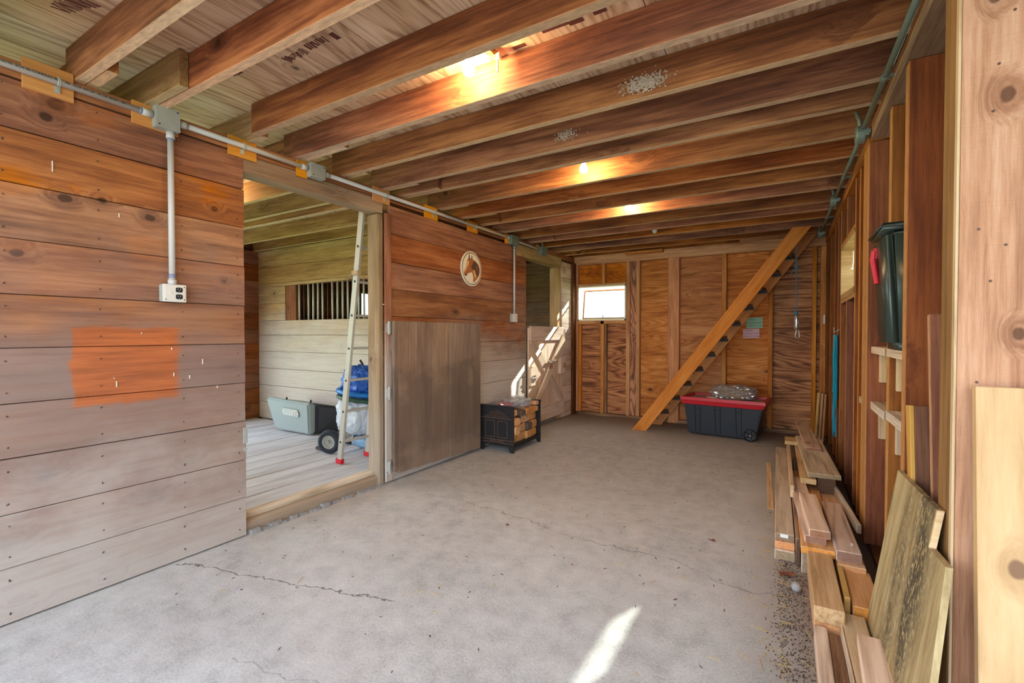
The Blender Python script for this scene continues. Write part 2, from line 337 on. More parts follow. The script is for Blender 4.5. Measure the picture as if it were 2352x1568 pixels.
# ------------------------------------------------------------------ object helpers
W = {}
def _link(o, Mw, parent):
    COL.objects.link(o); W[o.name] = Mw.copy()
    if parent is not None:
        o.parent = parent; o.matrix_basis = W[parent.name].inverted() @ Mw
    else: o.matrix_basis = Mw
    return o
def tag(o, label=None, cat=None, group=None, kind=None):
    if label: o['label'] = label
    if cat: o['category'] = cat
    if group: o['group'] = group
    if kind: o['kind'] = kind
    return o
def empty(name, loc, label=None, cat=None, group=None, kind=None):
    o = D.objects.new(name, None); o.empty_display_size = .1
    _link(o, Matrix.Translation(loc), None); return tag(o, label, cat, group, kind)
_mc = {}
def boxmesh(L, Wd, T, mat, bev=.002, name='board'):
    k = (round(L, 4), round(Wd, 4), round(T, 4), mat.name, round(bev, 4))
    if k in _mc: return _mc[k]
    bm = bmesh.new(); bmesh.ops.create_cube(bm, size=1)
    for v in bm.verts: v.co = Vector((v.co.x * L, v.co.y * Wd, v.co.z * T))
    if bev: bmesh.ops.bevel(bm, geom=bm.edges[:], offset=min(bev, T * .3), segments=1, affect='EDGES')
    me = D.meshes.new(name); bm.to_mesh(me); bm.free(); me.materials.append(mat); _mc[k] = me; return me
AX = {'x': Vector((1, 0, 0)), 'y': Vector((0, 1, 0)), 'z': Vector((0, 0, 1))}
def bx(name, p0, p1, axis, mat, parent=None, bev=.002, jit=0):
    p0 = Vector(p0); p1 = Vector(p1); c = (p0 + p1) / 2; d = [abs(p1[i] - p0[i]) for i in range(3)]
    oth = sorted([a for a in 'xyz' if a != axis], key=lambda a: -d['xyz'.index(a)])
    ea = AX[axis]; ew = AX[oth[0]]; et = ea.cross(ew)
    me = boxmesh(d['xyz'.index(axis)], d['xyz'.index(oth[0])], d['xyz'.index(oth[1])], M[mat] if isinstance(mat, str) else mat, bev, name)
    R = Matrix((ea, ew, et)).transposed().to_4x4()
    o = D.objects.new(name, me)
    Mw = Matrix.Translation(c) @ R
    if jit: Mw = Mw @ Euler([random.uniform(-jit, jit) for _ in range(3)]).to_matrix().to_4x4()
    return _link(o, Mw, parent)
def beam(name, a, b, wd, th, up, mat, parent=None, bev=.002):
    """board whose centre line runs a->b; 'up' is roughly the direction of its thin side"""
    a = Vector(a); b = Vector(b); ea = (b - a).normalized(); up = Vector(up)
    et = (up - ea * up.dot(ea)).normalized(); ew = et.cross(ea)
    me = boxmesh((b - a).length, wd, th, M[mat] if isinstance(mat, str) else mat, bev, name)
    R = Matrix((ea, ew, et)).transposed().to_4x4()
    return _link(D.objects.new(name, me), Matrix.Translation((a + b) / 2) @ R, parent)
def obj(name, bm, mat, parent=None, smooth=False, recalc=True):
    if recalc: bmesh.ops.recalc_face_normals(bm, faces=bm.faces[:])
    if not bm.verts: return None
    lo = Vector([min(v.co[i] for v in bm.verts) for i in range(3)]); hi = Vector([max(v.co[i] for v in bm.verts) for i in range(3)])
    c = (lo + hi) / 2
    for v in bm.verts: v.co -= c
    me = D.meshes.new(name); bm.to_mesh(me); bm.free()
    for m in (mat if isinstance(mat, (list, tuple)) else [mat]): me.materials.append(M[m] if isinstance(m, str) else m)
    if smooth: me.polygons.foreach_set('use_smooth', [True] * len(me.polygons))
    return _link(D.objects.new(name, me), Matrix.Translation(c), parent)
def B(): return bmesh.new()
def abox(bm, p0, p1, R=None, c=None, bev=0):
    p0 = Vector(p0); p1 = Vector(p1); r = bmesh.ops.create_cube(bm, size=1); vs = r['verts']
    for v in vs: v.co = Vector([p0[i] + (v.co[i] + .5) * (p1[i] - p0[i]) for i in range(3)])
    if bev:
        es = list({e for v in vs for e in v.link_edges}); res = bmesh.ops.bevel(bm, geom=es, offset=bev, segments=2, affect='EDGES'); vs = list({v for f in res['faces'] for v in f.verts} | {v for v in vs if v.is_valid})
    if R is not None:
        for v in vs: v.co = R @ v.co
    return bm
def cyl(bm, a, b, r0, r1=None, seg=16, caps=True):
    a = Vector(a); b = Vector(b); r1 = r0 if r1 is None else r1
    q = (b - a).to_track_quat('Z', 'Y').to_matrix()
    A = [bm.verts.new(a + q @ Vector((r0 * math.cos(2 * math.pi * i / seg), r0 * math.sin(2 * math.pi * i / seg), 0))) for i in range(seg)]
    Bv = [bm.verts.new(b + q @ Vector((r1 * math.cos(2 * math.pi * i / seg), r1 * math.sin(2 * math.pi * i / seg), 0))) for i in range(seg)]
    for i in range(seg): bm.faces.new((A[i], A[(i + 1) % seg], Bv[(i + 1) % seg], Bv[i]))
    if caps: bm.faces.new(A[::-1]); bm.faces.new(Bv)
    return bm
def tube(bm, pts, r, seg=8):
    pts = [Vector(p) for p in pts]; rings = []
    for i, p in enumerate(pts):
        d = (pts[min(i + 1, len(pts) - 1)] - pts[max(i - 1, 0)]).normalized(); q = d.to_track_quat('Z', 'Y').to_matrix()
        rr = r[i] if isinstance(r, (list, tuple)) else r
        rings.append([bm.verts.new(p + q @ Vector((rr * math.cos(2 * math.pi * k / seg), rr * math.sin(2 * math.pi * k / seg), 0))) for k in range(seg)])
    for A, Bv in zip(rings, rings[1:]):
        # align rings to the nearest start vertex
        j = min(range(seg), key=lambda j: (A[0].co - Bv[j].co).length); Bv[:] = Bv[j:] + Bv[:j]
        for k in range(seg): bm.faces.new((A[k], A[(k + 1) % seg], Bv[(k + 1) % seg], Bv[k]))
    bm.faces.new(rings[0][::-1]); bm.faces.new(rings[-1]); return bm
def lathe(bm, prof, loc, axis=(0, 0, 1), seg=24, sc=(1, 1), closed=False):
    q = Vector(axis).to_track_quat('Z', 'Y').to_matrix(); loc = Vector(loc); rings = []
    for r, z in prof:
        rings.append([bm.verts.new(loc + q @ Vector((r * sc[0] * math.cos(2 * math.pi * k / seg), r * sc[1] * math.sin(2 * math.pi * k / seg), z))) for k in range(seg)])
    for A, Bv in zip(rings, rings[1:]):
        for k in range(seg): bm.faces.new((A[k], A[(k + 1) % seg], Bv[(k + 1) % seg], Bv[k]))
    if closed:
        for k in range(seg): bm.faces.new((rings[-1][k], rings[-1][(k + 1) % seg], rings[0][(k + 1) % seg], rings[0][k]))
    else:
        if prof[0][0] > 1e-5: bm.faces.new(rings[0][::-1])
        if prof[-1][0] > 1e-5: bm.faces.new(rings[-1])
    bmesh.ops.remove_doubles(bm, verts=bm.verts[:], dist=1e-6); return bm
def prism(bm, poly, f3, thick):
    """poly in 2D, f3(u,v,t)->3D"""
    A = [bm.verts.new(f3(u, v, 0)) for u, v in poly]; Bv = [bm.verts.new(f3(u, v, thick)) for u, v in poly]; n = len(poly)
    for i in range(n): bm.faces.new((A[i], A[(i + 1) % n], Bv[(i + 1) % n], Bv[i]))
    bm.faces.new(A[::-1]); bm.faces.new(Bv); return bm
def text(name, body, size, Mw, mat, parent, ext=.0006, align='CENTER', shear=0):
    cu = D.curves.new(name, 'FONT'); cu.body = body; cu.size = size; cu.extrude = ext; cu.align_x = align; cu.align_y = 'CENTER'; cu.shear = shear
    tmp = D.objects.new('tmp', cu); COL.objects.link(tmp)
    bpy.context.view_layer.update(); me = D.meshes.new_from_object(tmp.evaluated_get(bpy.context.evaluated_depsgraph_get()))
    D.objects.remove(tmp); me.name = name; me.materials.clear(); me.materials.append(M[mat])
    return _link(D.objects.new(name, me), Mw, parent)
def frame(loc, right, up):
    r = Vector(right).normalized(); u = Vector(up).normalized(); n = r.cross(u)
    return Matrix.Translation(loc) @ Matrix((r, u, n)).transposed().to_4x4()

XL = -2.97; XR = .43; YB = 7.0; ZJ = 2.52; ZC = 2.705
#------------------------------------------------------------------ setting: ground, floor
g = bx('ground', (-40, -40, -.32), (40, 60, -.12), 'x', 'grass', bev=0); tag(g, 'green lawn outside the barn, glimpsed past the walls', 'lawn', kind='structure')
g = bx('gravel_bounce', (-9, -24.0, -.12), (9, -.7, -.02), 'x', 'gravel', bev=0); tag(g, 'unseen pale gravel added before the barn opening to bounce light inside', 'gravel', kind='structure')  # bright unseen ground added to reflect sunlight deep into the aisle
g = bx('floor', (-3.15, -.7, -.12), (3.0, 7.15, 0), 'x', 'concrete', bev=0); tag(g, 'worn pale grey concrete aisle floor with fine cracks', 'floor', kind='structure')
def fl_stall():
    e = empty('stall_floor', (-5, 2, .0), 'whitish worn plank floor of the horse stall behind the left wall', 'floor', kind='structure')
    x = -6.86; i = 0
    while x < -3.2:
        w_ = .24 if x < -4 else .215
        w_ = min(w_, -3.13 - x)
        bx('floor_plank', (x + .002, -.5, -.1), (x + w_ - .004, 4.0, .045 + random.uniform(-.004, .004)), 'y', 'fl_stall', e, bev=.006)
        bx('floor_plank', (x + .002, 4.1, -.1), (x + w_ - .004, 7.05, .045 + random.uniform(-.003, .003)), 'y', 'fl_stall', e, bev=.004)
        x += w_; i += 1
    bx('threshold_beam', (-3.13, 1.66, -.02), (-3.062, 2.88, .118), 'y', 'lum_grey', e, bev=.015); bx('threshold_beam', (-3.058, 1.66, -.02), (-2.998, 2.88, .085), 'y', 'post', e, bev=.02)
    bx('threshold_beam', (-3.13, 5.38, -.02), (-3.0, 6.6, .09), 'y', 'post', e, bev=.02)
    bm = B()
    for k in range(60):
        y = 1.7 + 1.15 * random.random(); r = random.uniform(.006, .02); abox(bm, (-2.99 + random.uniform(-.01, .03) - r, y - r, 0), (-2.99 + random.uniform(0, .03) + r, y + r * 2, r * random.uniform(.5, 1.6)))
    o = obj('mortar_crumbs', bm, 'stone', e); o['kind'] = 'stuff'
fl_stall()

# ------------------------------------------------------------------ left wall
def planks(parent, fixed, a0, a1, zs, axis, mat, th=.028, side=-1, gap=.003, name='plank', prj=.0012):
    """horizontal planks: axis 'y' -> wall plane x=fixed; axis 'x' -> wall plane y=fixed; room side at 'fixed', body goes 'side'"""
    for z0, z1 in zip(zs, zs[1:]):
        p = random.uniform(-prj, prj) * 2; g1 = gap * random.uniform(.5, 1.3)
        if axis == 'y': bx(name, (fixed + p, a0, z0 + g1), (fixed + side * th, a1 + random.uniform(-.003, .003), z1 - gap * .3), 'y', mat, parent, bev=.003, jit=.0004)
        else: bx(name, (a0, fixed + p, z0 + g1), (a1, fixed + side * th, z1 - gap * .3), 'x', mat, parent, bev=.003, jit=.0004)
wl = empty('wall_left', (-3.0, 2.5, 0), 'left aisle wall of wide stained horizontal planks', 'wall', kind='structure')
ZS = [0.004, .253, .493, .741, .986, 1.235, 1.476, 1.725, 1.972, 2.213, 2.435]
ZS2 = [0.004, .24, .48, .725, .978, 1.206, 1.45, 1.691, 1.924, 2.169, 2.41]
planks(wl, XL, -.6, 1.675, ZS, 'y', 'wall')
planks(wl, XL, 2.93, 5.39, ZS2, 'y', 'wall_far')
planks(wl, XL, 6.53, 6.93, ZS2, 'y', 'dutch')
bx('top_plate', (-3.06, -.6, 2.445), (-2.972, 7.0, ZJ), 'y', 'plate', wl)
bx('header', (-3.10, 1.60, 2.325), (-2.975, 2.861, 2.444), 'y', 'post', wl, bev=.006)
bx('header', (-3.08, 5.12, 2.30), (-2.95, 6.46, 2.445), 'y', 'lintel', wl, bev=.004)
bx('door_post', (-3.11, 2.805, .0), (-2.975, 2.861, 2.32), 'z', 'post', wl, bev=.008)
bx('door_post', (-3.10, 1.56, .0), (-3.0, 1.665, 2.32), 'z', 'wall', wl, bev=.004)
bx('door_post', (-3.12, 6.40, .0), (-2.99, 6.525, 2.30), 'z', 'lintel', wl, bev=.004)
bx('door_post', (-3.10, 5.30, .0), (-3.0, 5.385, 2.30), 'z', 'lintel', wl, bev=.004)
bx('corner_post', (-3.0, 6.88, 0), (-2.93, 7.0, 2.43), 'z', 'sheath', wl)
# backing framing and stall-side boards
planks(wl, -3.10, -.6, 1.60, [0] + [z + .11 for z in ZS[:-1]] + [2.44], 'y', 'stall', side=1, th=.022)
planks(wl, -3.10, 2.9, 5.30, [0] + [z + .11 for z in ZS2[:-1]] + [2.44], 'y', 'stall', side=1, th=.022)
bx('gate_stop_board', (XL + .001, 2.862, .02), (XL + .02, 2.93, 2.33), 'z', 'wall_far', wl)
bm = B()
for yy in (.62, .95, 1.32, 1.63):
    for z0, z1 in zip(ZS, ZS[1:]):
        for dz in (.05, .19):
            cyl(bm, (XL - .004, yy + random.uniform(-.006, .006), z0 + dz + random.uniform(-.01, .01)), (XL + .0035, yy, z0 + dz), .003, seg=8)
for yy in (2.99, 3.4, 3.8, 4.2, 4.6, 5.0, 5.35):
    for z0, z1 in zip(ZS2, ZS2[1:]):
        for dz in (.05, .18):
            cyl(bm, (XL - .004, yy, z0 + dz), (XL + .003, yy + random.uniform(-.006, .006), z0 + dz), .003, seg=6)
o = obj('nail_head', bm, 'nail', wl); o['kind'] = 'stuff'
# small paint drips and wall scars
bm = B()
for (y, z, h_) in ((.78, 2.06, .05), (1.03, 1.9, .02), (1.01, 1.025, .03), (1.12, 1.30, .006), (1.26, 1.21, .012), (1.27, 1.06, .02), (1.35, 1.04, .02), (1.0, 1.07, .004), (1.42, 1.12, .03), (1.5, .97, .015)):
    abox(bm, (XL + .001, y, z), (XL + .004, y + .004, z + h_))
o = obj('paint_drip', bm, 'cream', wl); o['kind'] = 'stuff'
bm = B(); abox(bm, (XL, 1.655, .60), (XL + .006, 1.682, .70)); cyl(bm, (XL, 1.667, .665), (XL + .01, 1.667, .665), .006); cyl(bm, (XL, 1.667, .56), (XL + .006, 1.667, .56), .012)
obj('latch_plate', bm, 'galv', wl)

# ------------------------------------------------------------------ stalls behind the left wall
wo = empty('wall_outer', (-6.85, 3, 0), 'outer stall wall of dark brown planks with a window', 'wall', kind='structure')
ZO = [.045, .27, .49, .71, .93, 1.15, 1.37, 1.60, 1.84, 2.08, 2.32, 2.52]
planks(wo, -6.80, 3.15, 7.05, ZO[:8], 'y', 'stall_dark')
planks(wo, -6.80, 3.15, 5.95, ZO[7:], 'y', 'stall_dark')
planks(wo, -6.80, 6.85, 7.05, ZO[7:], 'y', 'stall_dark')
bx('window_header', (-6.8, 5.95, 2.08), (-6.83, 6.85, 2.52), 'y', 'stall_dark', wo)
bx('door_header', (-6.8, -.6, 2.40), (-6.88, 3.15, 2.52), 'y', 'stall_dark', wo)
bx('backing_sheet', (-6.86, 3.15, -.1), (-6.84, 7.15, 1.59), 'y', 'sheath', wo, bev=0); bx('backing_sheet', (-6.86, 3.15, 1.59), (-6.84, 5.95, 2.75), 'y', 'sheath', wo, bev=0); bx('backing_sheet', (-6.86, 6.85, 1.59), (-6.84, 7.15, 2.75), 'y', 'sheath', wo, bev=0)
bx('backing_sheet', (-6.86, 5.95, 2.08), (-6.84, 6.85, 2.75), 'y', 'sheath', wo, bev=0)
wn = empty('window_3', (-6.82, 6.4, 1.85), 'small bright window in the far stall seen past the ladder', 'window', kind='structure')
bm = B(); 
for a in ((5.95, 1.60, 6.85, 1.63), (5.95, 2.05, 6.85, 2.08), (5.95, 1.63, 5.985, 2.05), (6.815, 1.63, 6.85, 2.05)): abox(bm, (-6.84, a[0], a[1]), (-6.79, a[2], a[3]))
obj('window_frame', bm, 'lintel', wn); bx('window_pane', (-6.82, 5.985, 1.63), (-6.815, 6.815, 2.05), 'y', 'glass', wn, bev=0)
wp = empty('wall_partition', (-5, 4.06, 0), 'plank partition between the two stalls with a barred opening', 'wall', kind='structure')
ZP = [.045, .29, .54, .79, 1.04, 1.28, 1.49]
planks(wp, 4.04, -6.80, -3.12, ZP, 'x', 'stall', side=1)
planks(wp, 4.04, -6.80, -6.15, [1.49, 1.74, 1.985], 'x', 'stall', side=1)
planks(wp, 4.04, -6.80, -3.12, [1.985, 2.03, 2.27], 'x', 'stall', side=1)
planks(wp, 4.04, -6.80, -3.12, [2.27, 2.43], 'x', 'stall', side=1)
planks(wp, 4.04, -3.72, -3.12, [1.49, 1.74, 1.985], 'x', 'stall', side=1)
bx('top_plate', (-6.8, 4.04, 2.43), (-3.12, 4.13, 2.52), 'x', 'stall', wp)
wb = empty('window_2', (-5, 4.09, 1.5), 'barred opening in the stall partition behind the ladder', 'window', kind='structure')
bx('opening_sill', (-6.15, 4.045, 1.46), (-3.72, 4.15, 1.49), 'x', 'stall', wb); bx('opening_head', (-6.15, 4.06, 1.985), (-3.72, 4.15, 2.01), 'x', 'stall_dark', wb)
bx('opening_jamb', (-6.15, 4.055, 1.49), (-5.93, 4.12, 1.985), 'z', 'stall_dark', wb)
for i in range(21):
    x = -5.88 + i * .1; bm = B(); cyl(bm, (x, 4.08, 1.485), (x + random.uniform(-.006, .006), 4.08, 1.99), .013 if i not in (1, 6) else .006, seg=12)
    o = obj('bar', bm, 'steelbar' if i not in (1, 6) else 'rust', wb, smooth=True)
# stall front (south) wall and back wall behind the stalls
wf = empty('wall_stall_end', (-5, -.55, 0), 'stall end wall behind the left side', 'wall', kind='structure')
planks(wf, -.55, -6.8, -3.05, ZO, 'x', 'stall')

bx('backing_sheet', (-6.86, -.60, -.1), (-3.0, -.585, 2.75), 'x', 'sheath', wf, bev=0)

# ------------------------------------------------------------------ back wall
wbk = empty('wall_back', (-1.2, 7.1, 0), 'back wall of orange plywood between exposed studs', 'wall', kind='structure')
for i, (x0, x1, m) in enumerate(((-2.93, -2.115, 'backply2'), (-2.115, -1.41, 'backply'), (-1.41, -.735, 'backply'), (-.735, -.175, 'backply'), (-.175, .57, 'backply2'))):
    if i == 0:
        bx('plywood_sheet', (x0 - .12, 7.09, -.05), (x1, 7.105, 1.505), 'x', m, wbk, bev=0)
        bx('plywood_sheet', (x0 - .1, 7.09, 2.055), (x1, 7.105, 2.72), 'x', 'backply', wbk, bev=0)
    else: bx('plywood_sheet', (x0 + .001, 7.09, -.05), (x1 - .001 + (.03 if i == 4 else 0), 7.105, 2.72), 'x', m, wbk, bev=0)
def bstud(x0, x1, z0=.045, z1=2.40, y0=7.0, mat='stud'): bx('stud', (x0, y0, z0), (x1, 7.089, z1), 'z', mat, wbk)
for a in ((-2.965, -2.905), (-2.112, -2.055), (-1.957, -1.905), (-.766, -.71), (-.203, -.15), (.285, .33), (.37, .43)): bstud(*a)
bx('stud', (-1.485, 6.985, .0), (-1.332, 7.088, 2.40), 'z', 'stud', wbk)
bstud(-2.52, -2.465, .045, 1.50); bstud(-2.50, -2.45, 2.09, 2.40)
bx('stud', (-2.905, 7.04, .045), (-2.86, 7.088, 1.5), 'z', 'stud', wbk); bx('stud', (-2.055, 7.03, .045), (-1.957, 7.088, 2.40), 'z', 'backply2', wbk)
bx('stud', (-2.465, 7.03, .045), (-2.43, 7.088, 1.50), 'z', 'lum_brown', wbk)
bx('sill_plate', (-2.9, 7.0, 0), (.43, 7.088, .045), 'x', 'lum_brown', wbk)
bx('top_plate', (-2.96, 6.985, 2.40), (.43, 7.088, 2.535), 'x', 'stud', wbk)
bx('rim_board', (-2.96, 7.02, 2.536), (-.55, 7.088, 2.70), 'x', 'joist', wbk); bx('rim_board', (-.548, 7.0, 2.536), (.43, 7.088, 2.66), 'x', 'stud', wbk)
bx('window_header', (-2.9, 7.0, 2.055), (-2.115, 7.088, 2.09), 'x', 'stud', wbk); bx('window_sill_board', (-2.9, 7.0, 1.455), (-2.115, 7.088, 1.505), 'x', 'stud', wbk)
bx('brace_board', (-2.1, 6.9, 2.49), (-1.55, 6.98, 2.53), 'x', 'stud', wbk)
# stall end of the back wall
planks(wbk, 7.05, -6.8, -3.1, ZO, 'x', 'stall', side=1)
bx('backing_sheet', (-6.86, 7.09, -.1), (-3.03, 7.11, 2.75), 'x', 'sheath', wbk, bev=0)
w1 = empty('window_1', (-2.52, 7.1, 1.78), 'small bright tilted window high in the back wall', 'window', kind='structure')
bm = B(); X0, X1, Z0, Z1 = -2.905, -2.115, 1.505, 2.055; t = .018
abox(bm, (X0, 6.995, Z0), (X1, 7.12, Z0 + t + .006)); abox(bm, (X0, 6.995, Z1 - t), (X1, 7.12, Z1)); abox(bm, (X0, 6.995, Z0), (X0 + t, 7.12, Z1)); abox(bm, (X1 - t, 6.995, Z0), (X1, 7.12, Z1))
obj('window_frame', bm, 'cream', w1)
tilt = Matrix.Translation((0, 7.13, Z0 + .03)) @ Matrix.Rotation(math.radians(-9), 4, 'X')
bm = B(); a, b, h_, q = X0 + .03, X1 - .03, .48, .022
for p in (((a, -.012, 0), (b, .012, q)), ((a, -.012, h_ - q), (b, .012, h_)), ((a, -.012, q), (a + q, .012, h_ - q)), ((b - q, -.012, q), (b, .012, h_ - q))): abox(bm, *p, R=tilt)
sash = obj('sash', bm, 'post', w1)
bm = B(); abox(bm, (a + q, -.002, q), (b - q, .002, h_ - q), R=tilt); obj('window_pane', bm, 'glass', sash)
bm = B(); tube(bm, [(-2.52, 7.09, 1.54), (-2.515, 7.085, 1.57), (-2.50, 7.075, 1.60)], .006); obj('window_handle', bm, 'darkmetal', sash)

# ------------------------------------------------------------------ right wall
wr = empty('wall_right', (.5, 4, 0), 'right wall of exposed vertical studs over dark sheathing', 'wall', kind='structure')
yy = 1.9
ws = [(1.86, 4.2, 0, 2.7)]
def sheath(y0, y1, z0, z1):
    z = z0
    while z < z1 - .01:
        zz = min(z + .24, z1); bx('sheathing_board', (.572, y0, z + .002), (.592, y1, zz - .001), 'y', 'sheath', wr, bev=.002); z = zz
sheath(1.86, 4.24, 0, 2.72); sheath(4.24, 5.18, 0, 1.60); sheath(4.24, 5.18, 2.08, 2.72); sheath(5.18, 7.1, 0, 2.72)
SY = [(1.862, 1.992, XR), (2.50, 2.565, XR), (2.955, 3.015, .445), (3.44, 3.66, XR - .015), (3.93, 3.985, XR), (4.17, 4.215, XR), (5.195, 5.24, XR), (5.44, 5.485, XR), (5.80, 5.85, XR), (6.35, 6.40, XR), (6.86, 6.92, XR)]
for y0, y1, x in SY:
    n = 4 if y1 - y0 > .2 else 1
    for k in range(n):
        a = y0 + (y1 - y0) * k / n; b = y0 + (y1 - y0) * (k + 1) / n - (.002 if n > 1 else 0)
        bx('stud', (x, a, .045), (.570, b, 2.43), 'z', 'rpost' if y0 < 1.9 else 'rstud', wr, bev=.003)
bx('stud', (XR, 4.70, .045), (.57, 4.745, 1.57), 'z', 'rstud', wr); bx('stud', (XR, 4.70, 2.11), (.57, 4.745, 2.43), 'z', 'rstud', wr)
bx('sill_plate', (XR + .01, 1.87, 0), (.57, 7.0, .044), 'y', 'sheath', wr)
bx('top_plate', (XR - .012, 1.86, 2.432), (.57, 3.42, 2.475), 'y', 'post', wr); bx('top_plate', (XR - .012, 3.422, 2.432), (.57, 7.0, 2.475), 'y', 'stud', wr)
bx('top_plate', (XR - .012, 1.86, 2.476), (.57, 5.1, 2.519), 'y', 'stud', wr); bx('top_plate', (XR - .012, 5.102, 2.476), (.57, 7.0, 2.519), 'y', 'post', wr)
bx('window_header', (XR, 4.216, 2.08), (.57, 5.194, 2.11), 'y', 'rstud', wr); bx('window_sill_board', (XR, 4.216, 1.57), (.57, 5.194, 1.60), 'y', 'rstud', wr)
# ledges between the studs
def ledge(y0, y1, z, x0=XR + .005, m='lum_grey', h_=.045):
    bx('ledge_board', (x0, y0, z - h_), (x0 + .035, y1, z), 'y', m, wr)
    bx('ledge_shelf', (x0 + .036, y0, z - .02), (.571, y1, z), 'y', m, wr)
    for yy in (y0 + .001, y1 - .026): bx('ledge_cleat', (x0 + .037, yy, z - h_ - .17), (x0 + .075, yy + .025, z - .021), 'z', 'lum_tan', wr)
ledge(2.567, 2.953, 1.225, h_=.04); ledge(3.017, 3.438, 1.225, h_=.04)
ledge(2.567, 2.953, .915); ledge(3.017, 3.438, .90); ledge(3.662, 3.928, .875)
w2 = empty('window_4', (.55, 4.7, 1.83), 'narrow-looking bright window between the studs of the right wall', 'window', kind='structure')
bm = B(); t = .014
abox(bm, (XR - .002, 4.216, 1.60), (.60, 5.194, 1.65)); abox(bm, (XR - .002, 4.216, 2.05), (.60, 5.194, 2.08)); abox(bm, (XR - .002, 4.216, 1.60), (.60, 4.216 + t, 2.08)); abox(bm, (XR - .002, 5.194 - t, 1.60), (.60, 5.194, 2.08))
obj('window_frame', bm, 'lintel', w2)
bx('window_pane', (.592, 4.23, 1.614), (.596, 5.18, 2.066), 'y', 'glass', w2, bev=0)
bm = B(); tube(bm, [(.50, 5.0, 2.02), (.50, 4.99, 1.93), (.49, 4.985, 1.86)], .006); tube(bm, [(.48, 4.96, 1.86), (.50, 5.0, 1.87)], .006); obj('window_latch', bm, 'cream', w2)
# front return wall of wide rough boards at the right edge of the view
wfr = empty('wall_front', (1.0, 1.845, 0), 'wide rough reddish board closing the right wall beside the camera', 'wall', kind='structure')
bx('wall_board', (.434, 1.832, 0.0), (.70, 1.86, 2.7), 'z', 'cedar', wfr, bev=.004)
for k in range(6): bx('wall_board', (.703 + k * .252, 1.834, 0.0), (.953 + k * .252, 1.86, 2.7), 'z', 'cedar', wfr, bev=.004)
bx('edge_strip', (.426, 1.834, 0), (.433, 1.860, 2.7), 'z', 'lum_tan', wfr)
bm = B()
for (x, z) in ((.472, 2.26), (.51, 2.06), (.53, 1.55), (.50, 1.93), (.474, 1.60), (.475, 1.16), (.5, 1.45), (.54, 2.2)): cyl(bm, (x, 1.8335, z), (x, 1.829, z), .0035, seg=8)
o = obj('nail_head', bm, 'nail', wfr); o['kind'] = 'stuff'

wsd = empty('wall_side_shade', (1.95, .6, 0), 'unseen side wall added right of the camera to shade the entry bay', 'wall', kind='structure')  # unseen wall added to cut the light on the boards near the camera
for k in range(10): bx('wall_board', (1.93, -.7 + k * .254, 0), (1.955, -.7 + k * .254 + .252, 2.7), 'z', 'sheath', wsd, bev=.002)
bx('roof_board', (1.0, -.75, 2.73), (2.0, 1.9, 2.76), 'y', 'sheath', wsd, bev=0)
# ------------------------------------------------------------------ ceiling
ce = empty('ceiling', (-1.2, 3, 2.6), 'low ceiling of rough joists under plywood', 'ceiling', kind='structure')
for i, x0 in enumerate((-4.19, -2.97 + .0, -1.75, -.53)):
    for j in range(4):
        y0 = -.7 + j * 2.44 - (1.22 if i % 2 else 0)
        y0 = max(y0, -.7); y1 = min(-.7 + (j + 1) * 2.44 - (1.22 if i % 2 else 0), 7.12)
        if y1 - y0 > .1: bx('plywood_sheet', (x0 + .002, y0 + .002, ZC), (x0 + 1.218, y1 - .002, ZC + .018), 'y', 'plywood', ce, bev=.001)
    bx('plywood_sheet', (x0 + .002, 7.12 - 1.2, ZC), (x0 + 1.218, 7.12, ZC + .018), 'y', 'plywood', ce, bev=.001) if i % 2 else None
for k in range(3): bx('plywood_sheet', (-6.9 + k * 1.22 - (.0), -.7, ZC), (-6.9 + (k + 1) * 1.22 - .004 if k < 2 else -4.195, 7.12, ZC + .018), 'y', 'plywood', ce, bev=.001)
JY = [-.35, .05, .45, .862, 1.19, 1.64, 2.015, 2.42, 2.815, 3.09, 3.54, 3.93, 4.335, 4.72, 5.165, 5.50, 5.86, 6.285, 6.64]
for i, y in enumerate(JY):
    th = .045 if i not in (5,) else .05
    xe = 1.9 if y < 1.8 else .56
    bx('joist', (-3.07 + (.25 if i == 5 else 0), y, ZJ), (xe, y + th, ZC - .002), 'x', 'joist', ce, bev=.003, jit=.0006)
    side = -1 if i in (4, 9, 12, 15) else 1
    e = [-2.55, -2.6, -2.6, -2.72, -2.58, -2.8, -2.5, -2.75, -2.6, -2.52, -2.62, -2.55, -2.7, -2.6, -2.66, -2.6, -2.7, -2.6, -2.7][i]
    yy0 = y - .047 if side < 0 else y + th + .002
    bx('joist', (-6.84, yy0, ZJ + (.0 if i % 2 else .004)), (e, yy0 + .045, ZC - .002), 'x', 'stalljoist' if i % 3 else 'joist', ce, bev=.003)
bx('plywood_sheet', (.692, -.7, ZC), (1.95, 1.85, ZC + .018), 'y', 'plywood', ce, bev=.001)
o = bx('roof', (-7.0, -.75, 2.76), (.98, 7.2, 2.86), 'x', 'roof', bev=0); tag(o, 'flat roof deck over the ceiling', 'roof', kind='structure')
